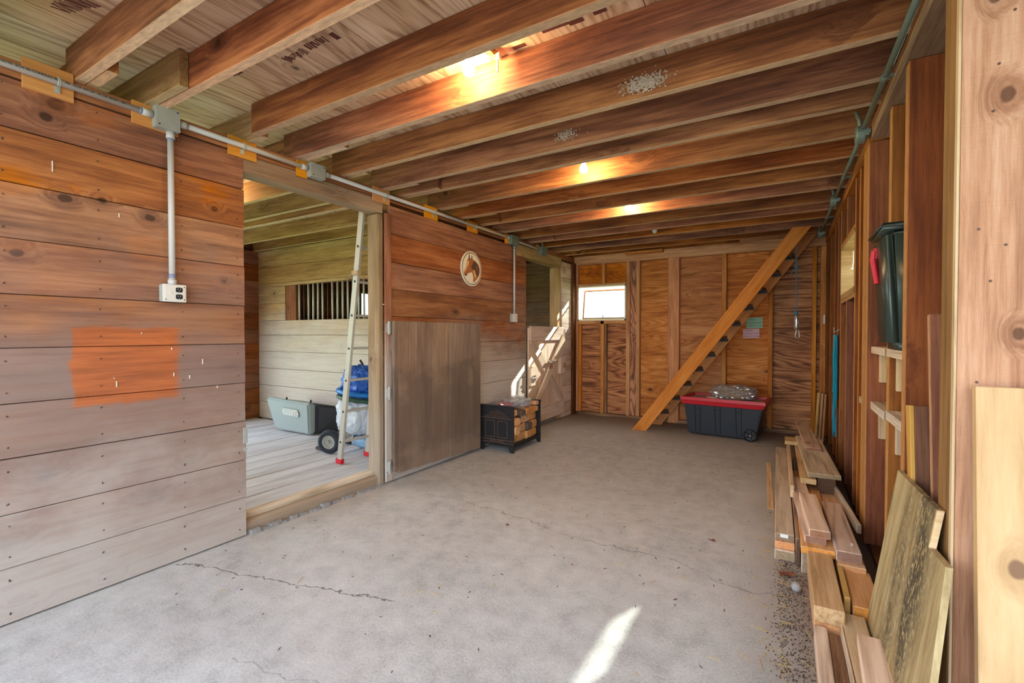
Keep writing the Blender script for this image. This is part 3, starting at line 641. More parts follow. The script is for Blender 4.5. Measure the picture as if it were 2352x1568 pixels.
# printed grade stamps on the plywood, illegible brush-like strokes
def stamp(x, y, n, sy=.012, L=.04, a=0):
    bm = B()
    for k in range(n):
        dx = k * sy; l = L * random.uniform(.4, 1)
        ww = sy * random.uniform(.3, .8); R_ = Matrix.Translation((x + dx, y + a * k + random.uniform(-.1, .1) * L, 0)) @ Matrix.Rotation(random.uniform(-.35, .2), 4, 'Z'); abox(bm, (-ww / 2, -l / 2, ZC - .0012), (ww / 2, l / 2, ZC - .0002), R=R_)
    o = obj('printed_mark', bm, 'stamp', ce)
stamp(-2.22, 1.475, 12, .014, .06); stamp(-2.03, 1.465, 8, .018, .05); stamp(-2.72, .74, 14, .013, .09, .004); stamp(-2.6, 1.42, 8, .01, .02)
bm = B()
for k, (x, y, a, b) in enumerate(((-.99, 1.925, .13, .035), (-.86, 1.945, .07, .03), (-1.17, 1.975, .07, .025), (-.74, 1.93, .06, .035), (-1.86, 1.45, .03, .05))): abox(bm, (x, y, ZC - .0012), (x + a, y + b, ZC - .0002))
obj('printed_mark', bm, 'stamp', ce)
# cobweb clumps
bm = B()
for (x, y, z, n, sp) in ((-.64, 2.418, 2.585, 700, .05), (-1.25, 2.813, 2.60, 200, .035), (-1.4, 4.715, 2.62, 90, .05), (-1.2, 5.49, 2.62, 40, .04)):
    for k in range(n):
        px_ = x + random.gauss(0, sp); pz = max(2.54, min(2.69, z + random.gauss(0, sp * .4))); r = random.uniform(.0012, .0045)
        dy_ = random.uniform(.001, .012); abox(bm, (px_ - r, y - dy_ - .002, pz - r), (px_ + r, y - dy_, pz + r * .8), R=None)
o = obj('cobweb', bm, 'web', ce); o['kind'] = 'stuff'

# ------------------------------------------------------------------ doors
d1 = empty('door_1', (-2.93, 3.55, .08), 'wide plank stall door folded open flat against the left wall', 'door', kind='structure')
ys = [2.905, 2.955, 3.205, 3.42, 3.68, 3.945, 4.222]
for k, (a, b) in enumerate(zip(ys, ys[1:])):
    bx('door_board', (-2.934 + (.0 if k else .006), a + .0015, .085 + (.0 if k else .02) - .05 * (a - 2.9) / 1.3), (-2.902 + random.uniform(-.0015, .0015) + (.004 if k == 0 else 0), b - .0015, 1.41), 'z', 'door', d1, bev=.003)
bx('door_rail', (-2.966, 2.92, .2), (-2.935, 4.2, .34), 'y', 'door', d1); bx('door_rail', (-2.966, 2.92, 1.15), (-2.935, 4.2, 1.29), 'y', 'door', d1)
for z in (1.35, .79, .15):
    bm = B(); cyl(bm, (-2.925, 2.875, z - .055), (-2.925, 2.875, z + .055), .008); cyl(bm, (-2.925, 2.875, z + .03), (-2.925, 2.875, z + .056), .011); cyl(bm, (-2.925, 2.875, z - .056), (-2.925, 2.875, z - .03), .011)
    abox(bm, (-2.968, 2.87, z - .04), (-2.93, 2.905, z + .04)); obj('hinge', bm, 'galv', d1)
bx('gap_shade_strip', (-2.969, 2.872, .1), (-2.955, 2.906, 1.38), 'z', 'darkmetal', d1)  # dark strip standing in for the shade of the gap behind the hinges
d2 = empty('door_2', (-2.93, 5.95, .06), 'lower half of a pale dutch door with crossed braces', 'door', kind='structure')
for k in range(4):
    a = 5.41 + k * .273; bx('door_board', (-2.964, a, .07), (-2.944, a + .271, 1.38), 'z', 'dutch', d2)
bx('door_rail', (-2.943, 5.42, 1.205), (-2.915, 6.495, 1.40), 'y', 'dutch', d2); bx('door_rail', (-2.943, 5.42, .09), (-2.915, 6.495, .30), 'y', 'dutch', d2)
def brace(p, q, wd, x): beam('brace', (x, p[0], p[1]), (x, q[0], q[1]), wd, .024, (1, 0, 0), 'dutch', d2)
brace((5.47, 1.21), (6.44, .28), .135, -2.930); brace((6.46, 1.24), (5.50, .27), .135, -2.9045)
bx('latch_block', (-2.943, 5.42, .60), (-2.915, 5.56, .86), 'z', 'dutch', d2); bx('latch_block', (-2.943, 6.33, .70), (-2.895, 6.495, .95), 'z', 'dutch', d2)
bm = B(); abox(bm, (-2.915, 5.47, .66), (-2.90, 5.54, .74)); cyl(bm, (-2.9, 5.505, .70), (-2.875, 5.505, .70), .01); abox(bm, (-2.915, 5.40, .69), (-2.905, 5.5, .715)); obj('latch', bm, 'chrome', d2)
bm = B(); abox(bm, (-2.892, 5.90, .90), (-2.865, 6.10, .925)); cyl(bm, (-2.865, 6.06, .91), (-2.84, 6.06, .91), .018); abox(bm, (-2.892, 5.92, .80), (-2.888, 6.03, .88)); obj('slide_bolt', bm, 'chrome', d2)
for z in (1.31, .2): bm = B(); cyl(bm, (-2.912, 6.505, z - .06), (-2.912, 6.505, z + .06), .008); obj('hinge', bm, 'chrome', d2)
bm = B(); abox(bm, (-2.894, 6.40, .79), (-2.885, 6.49, .86)); obj('latch_plate', bm, 'chrome', d2)

# ------------------------------------------------------------------ electrical runs
el = empty('electrical_conduit', (-2.94, 2.6, 2.47), 'grey plastic conduit run with boxes along the top of the left wall', 'conduit')
def pipe(a, b, r, mat, parent, seg=14, name='pipe'):
    bm = B(); cyl(bm, a, b, r, seg=seg); return obj(name, bm, mat, parent, smooth=False)
def smooth(o):
    o.data.polygons.foreach_set('use_smooth', [len(p.vertices) == 4 for p in o.data.polygons]); return o
XC = XL + .032
for a, b in ((-.6, 1.172), (1.292, 2.10), (2.245, 4.90)): smooth(pipe((XC, a, 2.476), (XC, b, 2.476), .0155, 'conduit', el))
smooth(pipe((XC, 5.08, 2.465), (XC, 5.72, 2.462), .0145, 'alu', el))
for y in (1.145, 1.32, 2.08, 2.27, 4.88): smooth(pipe((XC, y - .02, 2.476), (XC, y + .02, 2.476), .0195, 'conduit', el, name='coupling'))
smooth(pipe((XC, 1.112, 2.476), (XC, 1.124, 2.476), .0162, 'bluemark', el, name='cement_ring'))
for y0, y1 in ((.685, .86), (1.09, 1.305), (1.577, 1.753), (2.04, 2.12), (2.737, 2.923), (3.372, 3.562), (4.061, 4.249), (4.84, 4.93), (5.66, 5.75)):
    bx('shim_block', (XL - .001, y0, 2.408), (XL + .013, y1, 2.527 if y0 > 1 else 2.545), 'y', 'shim', el, bev=.001)
def jbox(y0, y1, z0, z1, mat, dep=.055, cover=True):
    bm = B(); abox(bm, (XL + .012, y0, z0), (XL + .012 + dep, y1, z1), bev=.004); b_ = obj('junction_box', bm, mat, el)
    bm = B(); abox(bm, (XL + .012 + dep, y0 - .001, z0 - .001), (XL + .015 + dep, y1 + .001, z1 + .001), bev=.001); obj('cover_plate', bm, mat, b_)
    for (yy, zz) in ((y0 + .014, z0 + .014), (y1 - .012, z1 - .012)):
        bm = B(); cyl(bm, (XL + .014 + dep, yy, zz), (XL + .0175 + dep, yy, zz), .004, seg=8); obj('screw', bm, 'black', b_)
    return b_
jbox(1.176, 1.289, 2.412, 2.528, 'galv'); jbox(2.115, 2.232, 2.418, 2.515, 'galv'); jbox(4.905, 5.075, 2.40, 2.515, 'galvg'); jbox(5.72, 5.88, 2.395, 2.50, 'galvg')
smooth(pipe((XC, 5.80, 2.50), (XC, 5.80, 2.60), .014, 'galvg', el))
# drops
smooth(pipe((XC, 1.257, 1.59), (XC, 1.257, 2.40), .0155, 'conduit', el)); smooth(pipe((XC, 1.257, 2.375), (XC, 1.257, 2.412), .021, 'conduit', el, name='coupling'))
smooth(pipe((XC, 1.257, 2.363), (XC, 1.257, 2.375), .0162, 'bluemark', el, name='cement_ring')); smooth(pipe((XC, 1.257, 1.61), (XC, 1.257, 1.63), .0162, 'bluemark', el, name='cement_ring'))
smooth(pipe((XC, 1.257, 1.572), (XC, 1.257, 1.60), .021, 'conduit', el, name='coupling'))
smooth(pipe((XC, 5.02, 1.545), (XC, 5.02, 2.40), .013, 'conduit', el)); smooth(pipe((XC, 5.02, 2.36), (XC, 5.02, 2.405), .018, 'galvg', el, name='coupling'))
def clamp(y, z=2.476):
    bm = B(); pts = [(XC + .019 * math.cos(a), y, z + .019 * math.sin(a)) for a in [math.radians(k) for k in range(-80, 100, 20)]]
    for d in (-.003, .003): tube(bm, [(p[0], p[1] + d, p[2]) for p in pts], .0035, 6)
    abox(bm, (XL + .013, y - .01, z - .047), (XL + .02, y + .01, z - .017)); cyl(bm, (XL + .018, y, z - .035), (XL + .025, y, z - .035), .006, seg=8)
    return obj('clamp', bm, 'galv', el)
for y in (.80, 1.66, 2.86, 3.49, 4.18): clamp(y)
text('printed_text', 'NEMA TC-2 SUNLITE  SCH 40 CONDUIT 90C   ME  2018 10M 24  1A 1.8  UL651  90-', .015, frame((XC + .0158, .78, 2.479), (0, 1, 0), (0, 0, 1)), 'inkblack', el)
# outlets
def outlet(y0, y1, z0, z1, lab, dark):
    e = empty('power_outlet', (XL, (y0 + y1) / 2, (z0 + z1) / 2), lab, 'outlet')
    bm = B(); abox(bm, (XL, y0, z0), (XL + .042, y1, z1), bev=.004); obj('outlet_box', bm, 'galv', e)
    bm = B(); abox(bm, (XL + .042, y0 - .001, z0 - .001), (XL + .047, y1 + .002, z1 + .001), bev=.002); abox(bm, (XL + .047, y0 + .008, z0 + .008), (XL + .050, y1 - .006, z1 - .008), bev=.001)
    if dark: abox(bm, (XL + .05, y0 + .03, z0 + .045), (XL + .055, y0 + .04, z0 + .055), bev=.001)
    cp = obj('cover_plate', bm, 'white', e)
    yc = y1 - .036 if dark else (y0 + y1) / 2
    for zc in ((z0 + z1) / 2 + .019, (z0 + z1) / 2 - .019):
        bm = B(); prism(bm, [(.0165 * max(-1, min(1, 1.12 * math.cos(a))), .0165 * max(-.82, min(.82, math.sin(a)))) for a in [2 * math.pi * k / 24 for k in range(24)]], lambda u, v, t: Vector((XL + .050 + t, yc + u, zc + v)), .003)
        r = obj('receptacle', bm, 'black' if dark else 'white', e)
        sm = 'conduit' if dark else 'black'
        for dy in (-.006, .006): bm = B(); abox(bm, (XL + .0528, yc + dy - .001, zc - .002), (XL + .0534, yc + dy + .001, zc + .008)); obj('slot', bm, sm, e)
        bm = B(); cyl(bm, (XL + .0528, yc, zc - .008), (XL + .0534, yc, zc - .008), .0022, seg=8); obj('slot', bm, sm, e)
    for (yy, zz) in ((y0 + .012, z0 + .012), (y1 - .01, z1 - .012), (y1 - .01, z0 + .012)):
        bm = B(); cyl(bm, (XL + .049, yy, zz), (XL + .0512, yy, zz), .003, seg=8); obj('screw', bm, 'black', e)
outlet(1.205, 1.318, 1.477, 1.572, 'white metal double outlet box with two black sockets near the opening', True)
outlet(4.965, 5.075, 1.445, 1.548, 'small outlet box with white round sockets beyond the horse plaque', False)
er = empty('electrical_conduit', (.37, 4, 2.49), 'grey metal conduit with round boxes running under the joists on the right', 'conduit')
XQ = .365
def rx(y): return .392 - (y - 2.2) * .0105
smooth(pipe((rx(1.2) , 1.2, 2.492), (rx(3.35), 3.35, 2.492), .0135, 'galvg', er)); smooth(pipe((rx(3.5), 3.5, 2.49), (rx(4.93), 4.93, 2.49), .0125, 'galvg', er)); smooth(pipe((rx(5.07), 5.07, 2.49), (rx(6.6), 6.6, 2.49), .0125, 'galvg', er))
for y in (3.425, 5.0, 6.55):
    x = rx(y); bm = B(); lathe(bm, [(.05, -.02), (.052, .015), (.046, .022)], (x - .012, y, 2.475), (-1, 0, 0), 20); abox(bm, (x - .005, y - .055, 2.455), (x + .035, y + .055, 2.495), bev=.008); b_ = obj('junction_box', bm, 'galvg', er)
    bm = B(); tube(bm, [(x - .01, y + .0, 2.50), (x - .012, y + .01, 2.56), (x - .03, y + .012, 2.62)], .012, 10); smooth(obj('pipe', bm, 'galvg', er))
for y in (2.75, 4.35, 5.75):
    bm = B(); x = rx(y); cyl(bm, (x, y - .012, 2.492), (x, y + .012, 2.492), .0165, seg=14); abox(bm, (x, y - .01, 2.485), (x + .05, y + .01, 2.50)); obj('clamp', bm, 'galvg', er)
sw = bx('wall_switch', (.402, 6.985, 1.425), (.424, 6.999, 1.535), 'z', 'white', bev=.002); tag(sw, 'slim white switch plate on the corner stud of the right wall', 'switch')

# ------------------------------------------------------------------ ceiling lamps
LAB = ['bare lit bulb on a cream porcelain holder, nearest the camera', 'bare lit bulb hanging clear below a joist, second from the camera', 'bare lit bulb half hidden by a joist, third from the camera', 'unlit white bulb between the last joists before the back wall']
def lamp(x, y, ztop, k, lit, pull=False):
    e = empty('ceiling_lamp', (x, y, ZC), LAB[k], 'light bulb', 'bulbs in a row along the ceiling' if k < 4 else None)
    dz = ZC - ztop
    bm = B(); lathe(bm, [(.056, 0), (.055, .008), (.045, .018), (.027, .022), (.025, .045), (.021, .05), (.0, .05)], (x, y, ZC), (0, 0, -1), 28)
    if dz > 0: cyl(bm, (x, y, ZC - .045), (x, y, ztop - .05), .02)
    smooth(obj('lamp_holder', bm, 'porcelain', e, smooth=True))
    bm = B(); z = ztop - .045
    lathe(bm, [(.013, 0), (.014, .012), (.02, .024), (.028, .036), (.031, .05), (.029, .064), (.02, .077), (.008, .083), (0, .084)], (x, y, z), (0, 0, -1), 24)
    obj('bulb', bm, 'bulb' if lit else 'white', e, smooth=True)
    if pull:
        bm = B(); bm2 = B(); abox(bm, (x + .075, y - .03, ZC - .03), (x + .115, y + .105, ZC - .004)); obj('wood_block', bm, 'shim', e)
        bm = B(); tube(bm, [(x + .055, y, ZC - .02), (x + .09, y + .03, ZC - .034), (x + .125, y + .07, ZC - .05)], .003); tube(bm, [(x + .125, y + .07, ZC - .05), (x + .126, y + .07, ZC - .11)], .006)
        abox(bm, (x + .115, y + .06, ZC - .05), (x + .14, y + .085, ZC - .02)); obj('pull_switch', bm, 'porcelain', e)
LAB.append('hidden lit bulb inside the stall, glowing on the joists behind the left wall')
lamp(-4.72, 2.36, ZC - .02, 4, True); lamp(-1.365, 1.885, ZC, 0, True, True); lamp(-1.365, 3.40, ZC - .03, 1, True); lamp(-1.37, 4.60, ZC - .05, 2, True); lamp(-1.38, 5.73, ZC - .06, 3, False)

# ------------------------------------------------------------------ horse plaque
hp = empty('wall_plaque', (XL, 4.13, 2.007), 'round cream plaque with a brown horse head on the left wall', 'plaque')
bm = B(); lathe(bm, [(.185, 0), (.19, .003), (.19, .012), (.186, .015), (0, .015)], (XL + .001, 4.13, 2.007), (1, 0, 0), 64); obj('plaque_disc', bm, 'cream', hp)
bm = B(); R0, R1 = .176, .167
A = [bm.verts.new((XL + .0168, 4.13 + R0 * math.cos(a), 2.007 + R0 * math.sin(a))) for a in [2 * math.pi * k / 64 for k in range(64)]]
A2 = [bm.verts.new((XL + .0168, 4.13 + R1 * math.cos(a), 2.007 + R1 * math.sin(a))) for a in [2 * math.pi * k / 64 for k in range(64)]]
for k in range(64): bm.faces.new((A[k], A[(k + 1) % 64], A2[(k + 1) % 64], A2[k]))
obj('ring_line', bm, 'ring', hp)
hh = empty
def relief(name, pts, x, th, mat, parent):
    bm = B(); prism(bm, pts, lambda u, v, t: Vector((XL + x + t, u, v)), th); return obj(name, bm, mat, parent)
head = relief('horse_head', [(4.042,2.079),(4.055,2.101),(4.083,2.116),(4.118,2.113),(4.149,2.108),(4.191,2.102),(4.234,2.08),(4.266,2.05),(4.28,2.012),(4.277,1.974),(4.255,1.935),(4.223,1.901),(4.18,1.869),(4.157,1.859),(4.161,1.91),(4.149,1.948),(4.134,1.97),(4.108,1.963),(4.077,1.958),(4.052,1.943),(4.039,1.925),(4.021,1.916),(3.999,1.925),(3.989,1.951),(3.994,1.972),(4.012,2.001),(4.032,2.03),(4.034,2.06)], .016, .002, 'horse_brown', hp)
for pts in ([(4.067,2.105),(4.083,2.165),(4.093,2.127),(4.093,2.108)], [(4.118,2.105),(4.131,2.157),(4.142,2.113),(4.142,2.103)]): relief('ear', pts, .0162, .0022, 'horse_dark', head)
relief('mane', [(4.149,2.087),(4.191,2.087),(4.245,2.063),(4.272,2.014),(4.266,1.967),(4.244,1.927),(4.223,1.947),(4.202,1.975),(4.191,2.001),(4.149,1.996),(4.118,2.017),(4.123,2.044),(4.147,2.059)], .0182, .0012, 'horse_dark', head)
relief('face_highlight', [(4.039,2.077),(4.075,2.086),(4.070,2.054),(4.037,2.004),(4.012,1.968),(3.999,1.955),(3.998,1.972),(4.017,2.004),(4.037,2.033),(4.036,2.057)], .0182, .001, 'horse_light', head)
relief('neck_highlight', [(4.149,1.99),(4.17,1.996),(4.191,1.958),(4.204,1.93),(4.191,1.91),(4.175,1.93),(4.165,1.962)], .0195, .0008, 'horse_light', head)
relief('muzzle', [(3.992,1.948),(4.017,1.939),(4.039,1.927),(4.021,1.917),(4.001,1.926)], .0182, .0012, 'horse_dark', head)
relief('eye', [(4.095,2.071),(4.113,2.078),(4.118,2.071),(4.103,2.066)], .0182, .0014, 'horse_dark', head)
for pts in ([(4.20,2.06),(4.208,2.055),(4.222,1.99),(4.215,1.99)], [(4.23,2.05),(4.238,2.045),(4.248,1.975),(4.242,1.975)]): relief('mane_streak', pts, .0194, .0006, 'horse_brown', head)

# ------------------------------------------------------------------ firewood rack with split logs and a bag on top
fr = empty('firewood_rack', (-2.74, 4.62, 0), 'black cast firewood rack with arched grilles beside the plank door', 'log rack')
def endpanel(y, front):
    n = -1 if front else 1
    poly = [(0, 0), (.045, 0), (.06, .045), (.10, .075), (.22, .092), (.34, .075), (.38, .045), (.395, 0), (.44, 0), (.44, .50), (0, .50)]
    bm = B(); arch = [(.045 + .35 * (k / 16), .375 + .085 * math.sin(math.pi * k / 16)) for k in range(17)]
    # panel = lower plate + side cheeks + arched top, leaving the grille opening free
    f3 = lambda u, v, t: Vector((-2.965 + u, y + t, v))
    prism(bm, [(0, 0), (.045, 0), (.06, .045), (.10, .075), (.22, .092), (.34, .075), (.38, .045), (.395, 0), (.44, 0), (.44, .372), (0, .372)], f3, .012)
    prism(bm, [(0, .372), (.045, .372), (.045, .50), (0, .50)], f3, .012); prism(bm, [(.395, .372), (.44, .372), (.44, .50), (.395, .50)], f3, .012)
    for a, b in zip(arch, arch[1:]): prism(bm, [a, b, (b[0], .50), (a[0], .50)], f3, .012)
    pn = obj('end_panel', bm, 'blackmetal', fr)
    bm = B(); yy = y - .003 if front else y + .004
    f4 = lambda u, v, t: Vector((-2.965 + u, yy + t, v))
    def strip(x0, x1, z0, z1, t=.006):
        bm = B(); abox(bm, (-2.965 + x0, yy, z0), (-2.965 + x1, yy + t, z1)); obj('moulding', bm, 'rust' if t < .01 else 'blackmetal', pn)
    strip(-.004, .444, .495, .508, .022)
    for (x0, x1) in ((.075, .20), (.235, .36)):
        strip(x0, x1, .335, .340); strip(x0, x1, .155, .160); strip(x0, x0 + .005, .155, .34); strip(x1 - .005, x1, .155, .34)
    strip(.01, .43, .365, .371); strip(.0, .44, .128, .134); strip(.0, .44, .098, .103)
    bm = B(); abox(bm, (-2.965 + .03, y + .013, .37), (-2.965 + .41, y + .016, .48)); obj('back_plate', bm, 'blackmetal', pn)
    bm = B()
    for k in range(16):
        u = .05 + .35 * (k + .5) / 16; top = .375 + .085 * math.sin(math.pi * (k + .5) / 16)
        z = .375
        while z < top - .008:
            s_ = 1 if int((z - .375) / .018) % 2 else -1
            tube(bm, [(-2.965 + u - .008 * s_, y + .006, z), (-2.965 + u + .008 * s_, y + .006, z + .02)], .0028, 5); z += .018
    g_ = obj('grille', bm, 'rust', pn); g_['kind'] = 'stuff'
    if front:
        text('raised_text', 'VERMONT CASTINGS', .019, frame((-2.745, y - .0005, .116), (1, 0, 0), (0, 0, 1)), 'rust', pn, ext=.001)
endpanel(4.30, True); endpanel(4.93, False)
for (x, z) in ((-2.955, .10), (-2.535, .10), (-2.955, .47), (-2.93, .30)):
    bm = B(); cyl(bm, (x, 4.305, z), (x, 4.935, z), .007, seg=10); obj('rod', bm, 'blackmetal', fr)
bm = B(); abox(bm, (-2.94, 4.313, .07), (-2.55, 4.928, .078)); abox(bm, (-2.535, 4.313, .06), (-2.53, 4.928, .10)); obj('tray', bm, 'blackmetal', fr)
rows = [(.085, .19, [0, .17, .33, .47, .62]), (.19, .285, [0, .11, .21, .34, .46, .62]), (.285, .375, [0, .15, .25, .42, .52, .62]), (.375, .455, [0, .16, .27, .45, .62])]
llabs = iter(['wedge of split firewood at the bottom left of the log stack', 'tall pale split log in the bottom row, second from the near end', 'broad split log in the bottom row beside the back foot', 'narrow split log at the far end of the bottom row',
 'small reddish split log low at the near end of the stack', 'thin split log standing in the second row of the stack', 'long-grained split log in the middle of the second row', 'split log with a bark rim in the second row', 'rough split log at the far end of the second row',
 'squarish pale split log at the near end of the third row', 'dark barked log in the middle of the third row', 'large triangular split log in the third row', 'narrow wedge of firewood in the third row', 'split log at the far end of the third row',
 'flat split log at the near end of the top row', 'grey weathered log end in the top row', 'wide split log in the top row under the bag', 'split log at the far end of the top row'])
random.seed(11)
for ri, (z0, z1, ys_) in enumerate(rows):
    for ci, (a, b) in enumerate(zip(ys_, ys_[1:])):
        y0 = 4.315 + a * .985 + .003; y1 = 4.315 + b * .985 - .003; jz = lambda: random.uniform(.002, .014); jy = lambda: random.uniform(.002, .016)
        poly = [(y0 + jy() * .4, z0 + jz()), ((y0 + y1) / 2, z0 + .003), (y1 - jy() * .4, z0 + jz()), (y1 - .002, (z0 + z1) / 2 + random.uniform(-.02, .02)), (y1 - jy(), z1 - jz()), ((y0 + y1) / 2 + random.uniform(-.02, .02), z1 - .002), (y0 + jy(), z1 - jz()), (y0 + .001, (z0 + z1) / 2)]
        xo = random.uniform(-.035, .03); dark = (ri, ci) in ((2, 1), (3, 1), (1, 3))
        bm = B(); prism(bm, poly, lambda u, v, t: Vector((-2.945 + t, u + .02 * t * math.sin(ri * 7 + ci), v)), .40 + xo)
        bmesh.ops.bevel(bm, geom=bm.edges[:], offset=.004, segments=1, affect='EDGES')
        o = obj('firewood_log', bm, 'bark' if dark else 'logend'); tag(o, next(llabs), 'log', 'split logs in the black rack')
def blob(name, c, sz, mat, parent=None, sub=4, amp=.12, fr_=3.0, seed=0, flat=None, smooth_=True):
    from mathutils import noise as mn
    bm = B(); bmesh.ops.create_icosphere(bm, subdivisions=sub, radius=1)
    for v in bm.verts:
        d = v.co.normalized(); n = mn.fractal(d * fr_ + Vector((seed, seed * 2, 0)), .6, 2.1, 4)
        r = 1 + amp * n * 2 + amp * .7 * abs(mn.noise(d * fr_ * 2.7 + Vector((seed, 0, 5))))
        q = Vector((abs(d.x) ** .8 * math.copysign(1, d.x), abs(d.y) ** .8 * math.copysign(1, d.y), abs(d.z) ** .8 * math.copysign(1, d.z))) * r
        v.co = Vector((c[0] + q.x * sz[0], c[1] + q.y * sz[1], c[2] + q.z * sz[2]))
        if flat is not None and v.co.z < flat: v.co.z = flat + (v.co.z - flat) * .04
    return obj(name, bm, mat, parent, smooth=smooth_)
bg_ = empty('plastic_bag', (-2.76, 4.66, .46), 'crumpled clear plastic bag with something red on top of the firewood', 'plastic bag')
blob('film', (-2.74, 4.66, .495), (.17, .24, .055), 'clearbag', bg_, 4, .2, 2.6, 3, flat=.46, smooth_=False); blob('red_content', (-2.76, 4.50, .485), (.08, .07, .03), 'red', bg_, 3, .15, 2, 8, flat=.462)
blob('crumpled_content', (-2.72, 4.72, .49), (.12, .14, .035), 'milkybag', bg_, 3, .2, 3, 9, flat=.462)
o = bx('wood_offcut', (-2.66, 4.83, .458), (-2.53, 4.90, .50), 'x', 'logend', jit=.06); tag(o, 'squared pale offcut lying on top of the firewood by the far grille', 'wood offcut')

# ------------------------------------------------------------------ loft stair
st = empty('loft_stair', (-1.7, 6.5, 0), 'steep open wooden loft stair rising to the right along the back wall', 'stair')
A0 = Vector((-1.69, 6.235, 0)); A1 = Vector((.15, 6.235, 2.515)); dr = (A1 - A0).normalized()
nv = Vector((-dr.z, 0, dr.x))
def stringer(y, off=0):
    bm = B(); hw = .076
    x0, x1 = -1.785 + off, -1.60 + off
    k = (A1.x - A0.x) / A1.z
    poly = [(x0, 0), (x1, 0), (x1 + k * A1.z, A1.z), (x0 + k * A1.z, A1.z)]
    bmesh.ops.create_cube(bm, size=1)
    bm.clear(); prism(bm, poly, lambda u, v, t: Vector((u, y + t, v)), .04)
    me_o = obj('stringer', bm, 'stair', st)
    # rotate mesh so that local X follows the board (grain), keep world shape
    ang = math.atan2(A1.z, A1.x - A0.x); R = Matrix.Rotation(ang, 4, 'Y').inverted()
    me_o.data.transform(R.inverted()); Mw = W[me_o.name] @ R; W[me_o.name] = Mw; me_o.matrix_basis = W[st.name].inverted() @ Mw
    return me_o
stringer(6.22); stringer(6.75, .075)
k = (A1.x - A0.x) / A1.z
for i in range(1, 12):
    z = i * .205; xc = -1.69 + k * z
    beam('tread', (xc - .02, 6.262, z + .018), (xc + .05, 6.748, z + .018), .14, .036, (0, 0, 1), 'lum_brown', st)
    for (xx, ya, yb) in ((xc - .02, 6.262, 6.30), (xc + .03, 6.71, 6.748)):
        bm = B(); abox(bm, (xx - .03, ya, z - .006), (xx + .105, yb, z - .001)); abox(bm, (xx - .03, ya, z - .035), (xx + .105, ya + .004, z - .002)); obj('angle_bracket', bm, 'darkmetal', st)

# ------------------------------------------------------------------ black tote with red lid and a bag of shavings
tt = empty('storage_tote', (-.72, 6.5, 0), 'long black wheeled storage tote with a bright red lid', 'storage tote')
ux = Vector((.76, -.08, 0)).normalized(); vx = Vector((-ux.y, ux.x, 0)); O = Vector((-1.085, 6.335, .02))
def T(u, v, z): return O + ux * u + vx * v + Vector((0, 0, z))
def hexa(bm, lo, hi):   # lo/hi = (u0,u1,v0,v1,z)
    a = [bm.verts.new(T(u, v, lo[4])) for u, v in ((lo[0], lo[2]), (lo[1], lo[2]), (lo[1], lo[3]), (lo[0], lo[3]))]
    b = [bm.verts.new(T(u, v, hi[4])) for u, v in ((hi[0], hi[2]), (hi[1], hi[2]), (hi[1], hi[3]), (hi[0], hi[3]))]
    for i in range(4): bm.faces.new((a[i], a[(i + 1) % 4], b[(i + 1) % 4], b[i]))
    bm.faces.new(a[::-1]); bm.faces.new(b)
bm = B(); hexa(bm, (0, .78, 0, .40, 0), (-.045, .86, -.035, .45, .385)); bmesh.ops.bevel(bm, geom=bm.edges[:], offset=.014, segments=2, affect='EDGES'); body = obj('tote_body', bm, 'tote', tt)
for u0 in (.10, .34, .58):
    for du, dd in ((0, -.006), (.052, .008)):
        bm = B(); a = T(u0 + du, -.0015, .015); b = T(u0 + du + dd - .004, -.0345, .375)
        tube(bm, [a, b], .0035, 5); obj('rib_line', bm, 'totedark', body)
    bm = B(); tube(bm, [T(u0 - .004, -.031, .325), T(u0 + .058, -.031, .325)], .0035, 5); obj('rib_line', bm, 'totedark', body)
bm = B(); hexa(bm, (-.06, .872, -.05, .468, .375), (-.085, .90, -.065, .485, .435)); bmesh.ops.bevel(bm, geom=bm.edges[:], offset=.01, segments=2, affect='EDGES'); lid = obj('lid', bm, 'red', tt)
bm = B()
for (u0, u1, v0, v1) in ((-.085, .90, -.065, -.025), (-.085, .90, .445, .485), (-.085, -.03, -.025, .445), (.845, .90, -.025, .445)): hexa(bm, (u0, u1, v0, v1, .43), (u0 + .006, u1 - .006, v0 + .006, v1 - .006, .468))
obj('lid_rim', bm, 'red', lid)
bm = B(); hexa(bm, (-.03, .845, -.025, .445, .4355), (-.03, .845, -.025, .445, .44)); obj('dust_layer', bm, 'dust', lid)
for v in (-.02, .40):
    c = T(.735, v, .056); bm = B(); lathe(bm, [(.0, -.014), (.066, -.014), (.074, -.006), (.074, .018), (.066, .024), (.062, .012), (.014, .010), (.014, .028), (.0, .028)], c, -vx, 32); wh = obj('wheel', bm, 'black', tt, smooth=False)
    bm = B(); cyl(bm, c - vx * .026, c - vx * .032, .008, seg=10); obj('axle_cap', bm, 'chrome', wh)
    bm = B()
    for a in range(5):
        d = ux * math.cos(a * 1.2566) + Vector((0, 0, 1)) * math.sin(a * 1.2566); tube(bm, [c - vx * .012 + d * .01, c - vx * .014 + d * .064], .006, 5)
    obj('spoke', bm, 'totedark', wh)
bm = B(); tube(bm, [T(.82, .1, .36), T(.88, .12, .25), T(.86, .14, .12)], .006, 6); obj('handle', bm, 'black', tt)
sb = empty('bag_of_shavings', (-.55, 6.5, .46), 'crinkled clear plastic bag of wood shavings lying on the red tote lid', 'bag')
blob('shavings', (-.575, 6.52, .545), (.245, .17, .085), 'shaving', sb, 4, .07, 2.2, 5, flat=.462); blob('film', (-.575, 6.52, .548), (.262, .185, .095), 'clearbag', sb, 5, .085, 2.6, 5, flat=.461, smooth_=False)
o = blob('crumpled_cloth', (-.80, 6.45, .472), (.075, .06, .018), 'dust', None, 3, .3, 3, 2, flat=.461); tag(o, 'small crumpled pale rag on the tote lid left of the bag', 'rag')

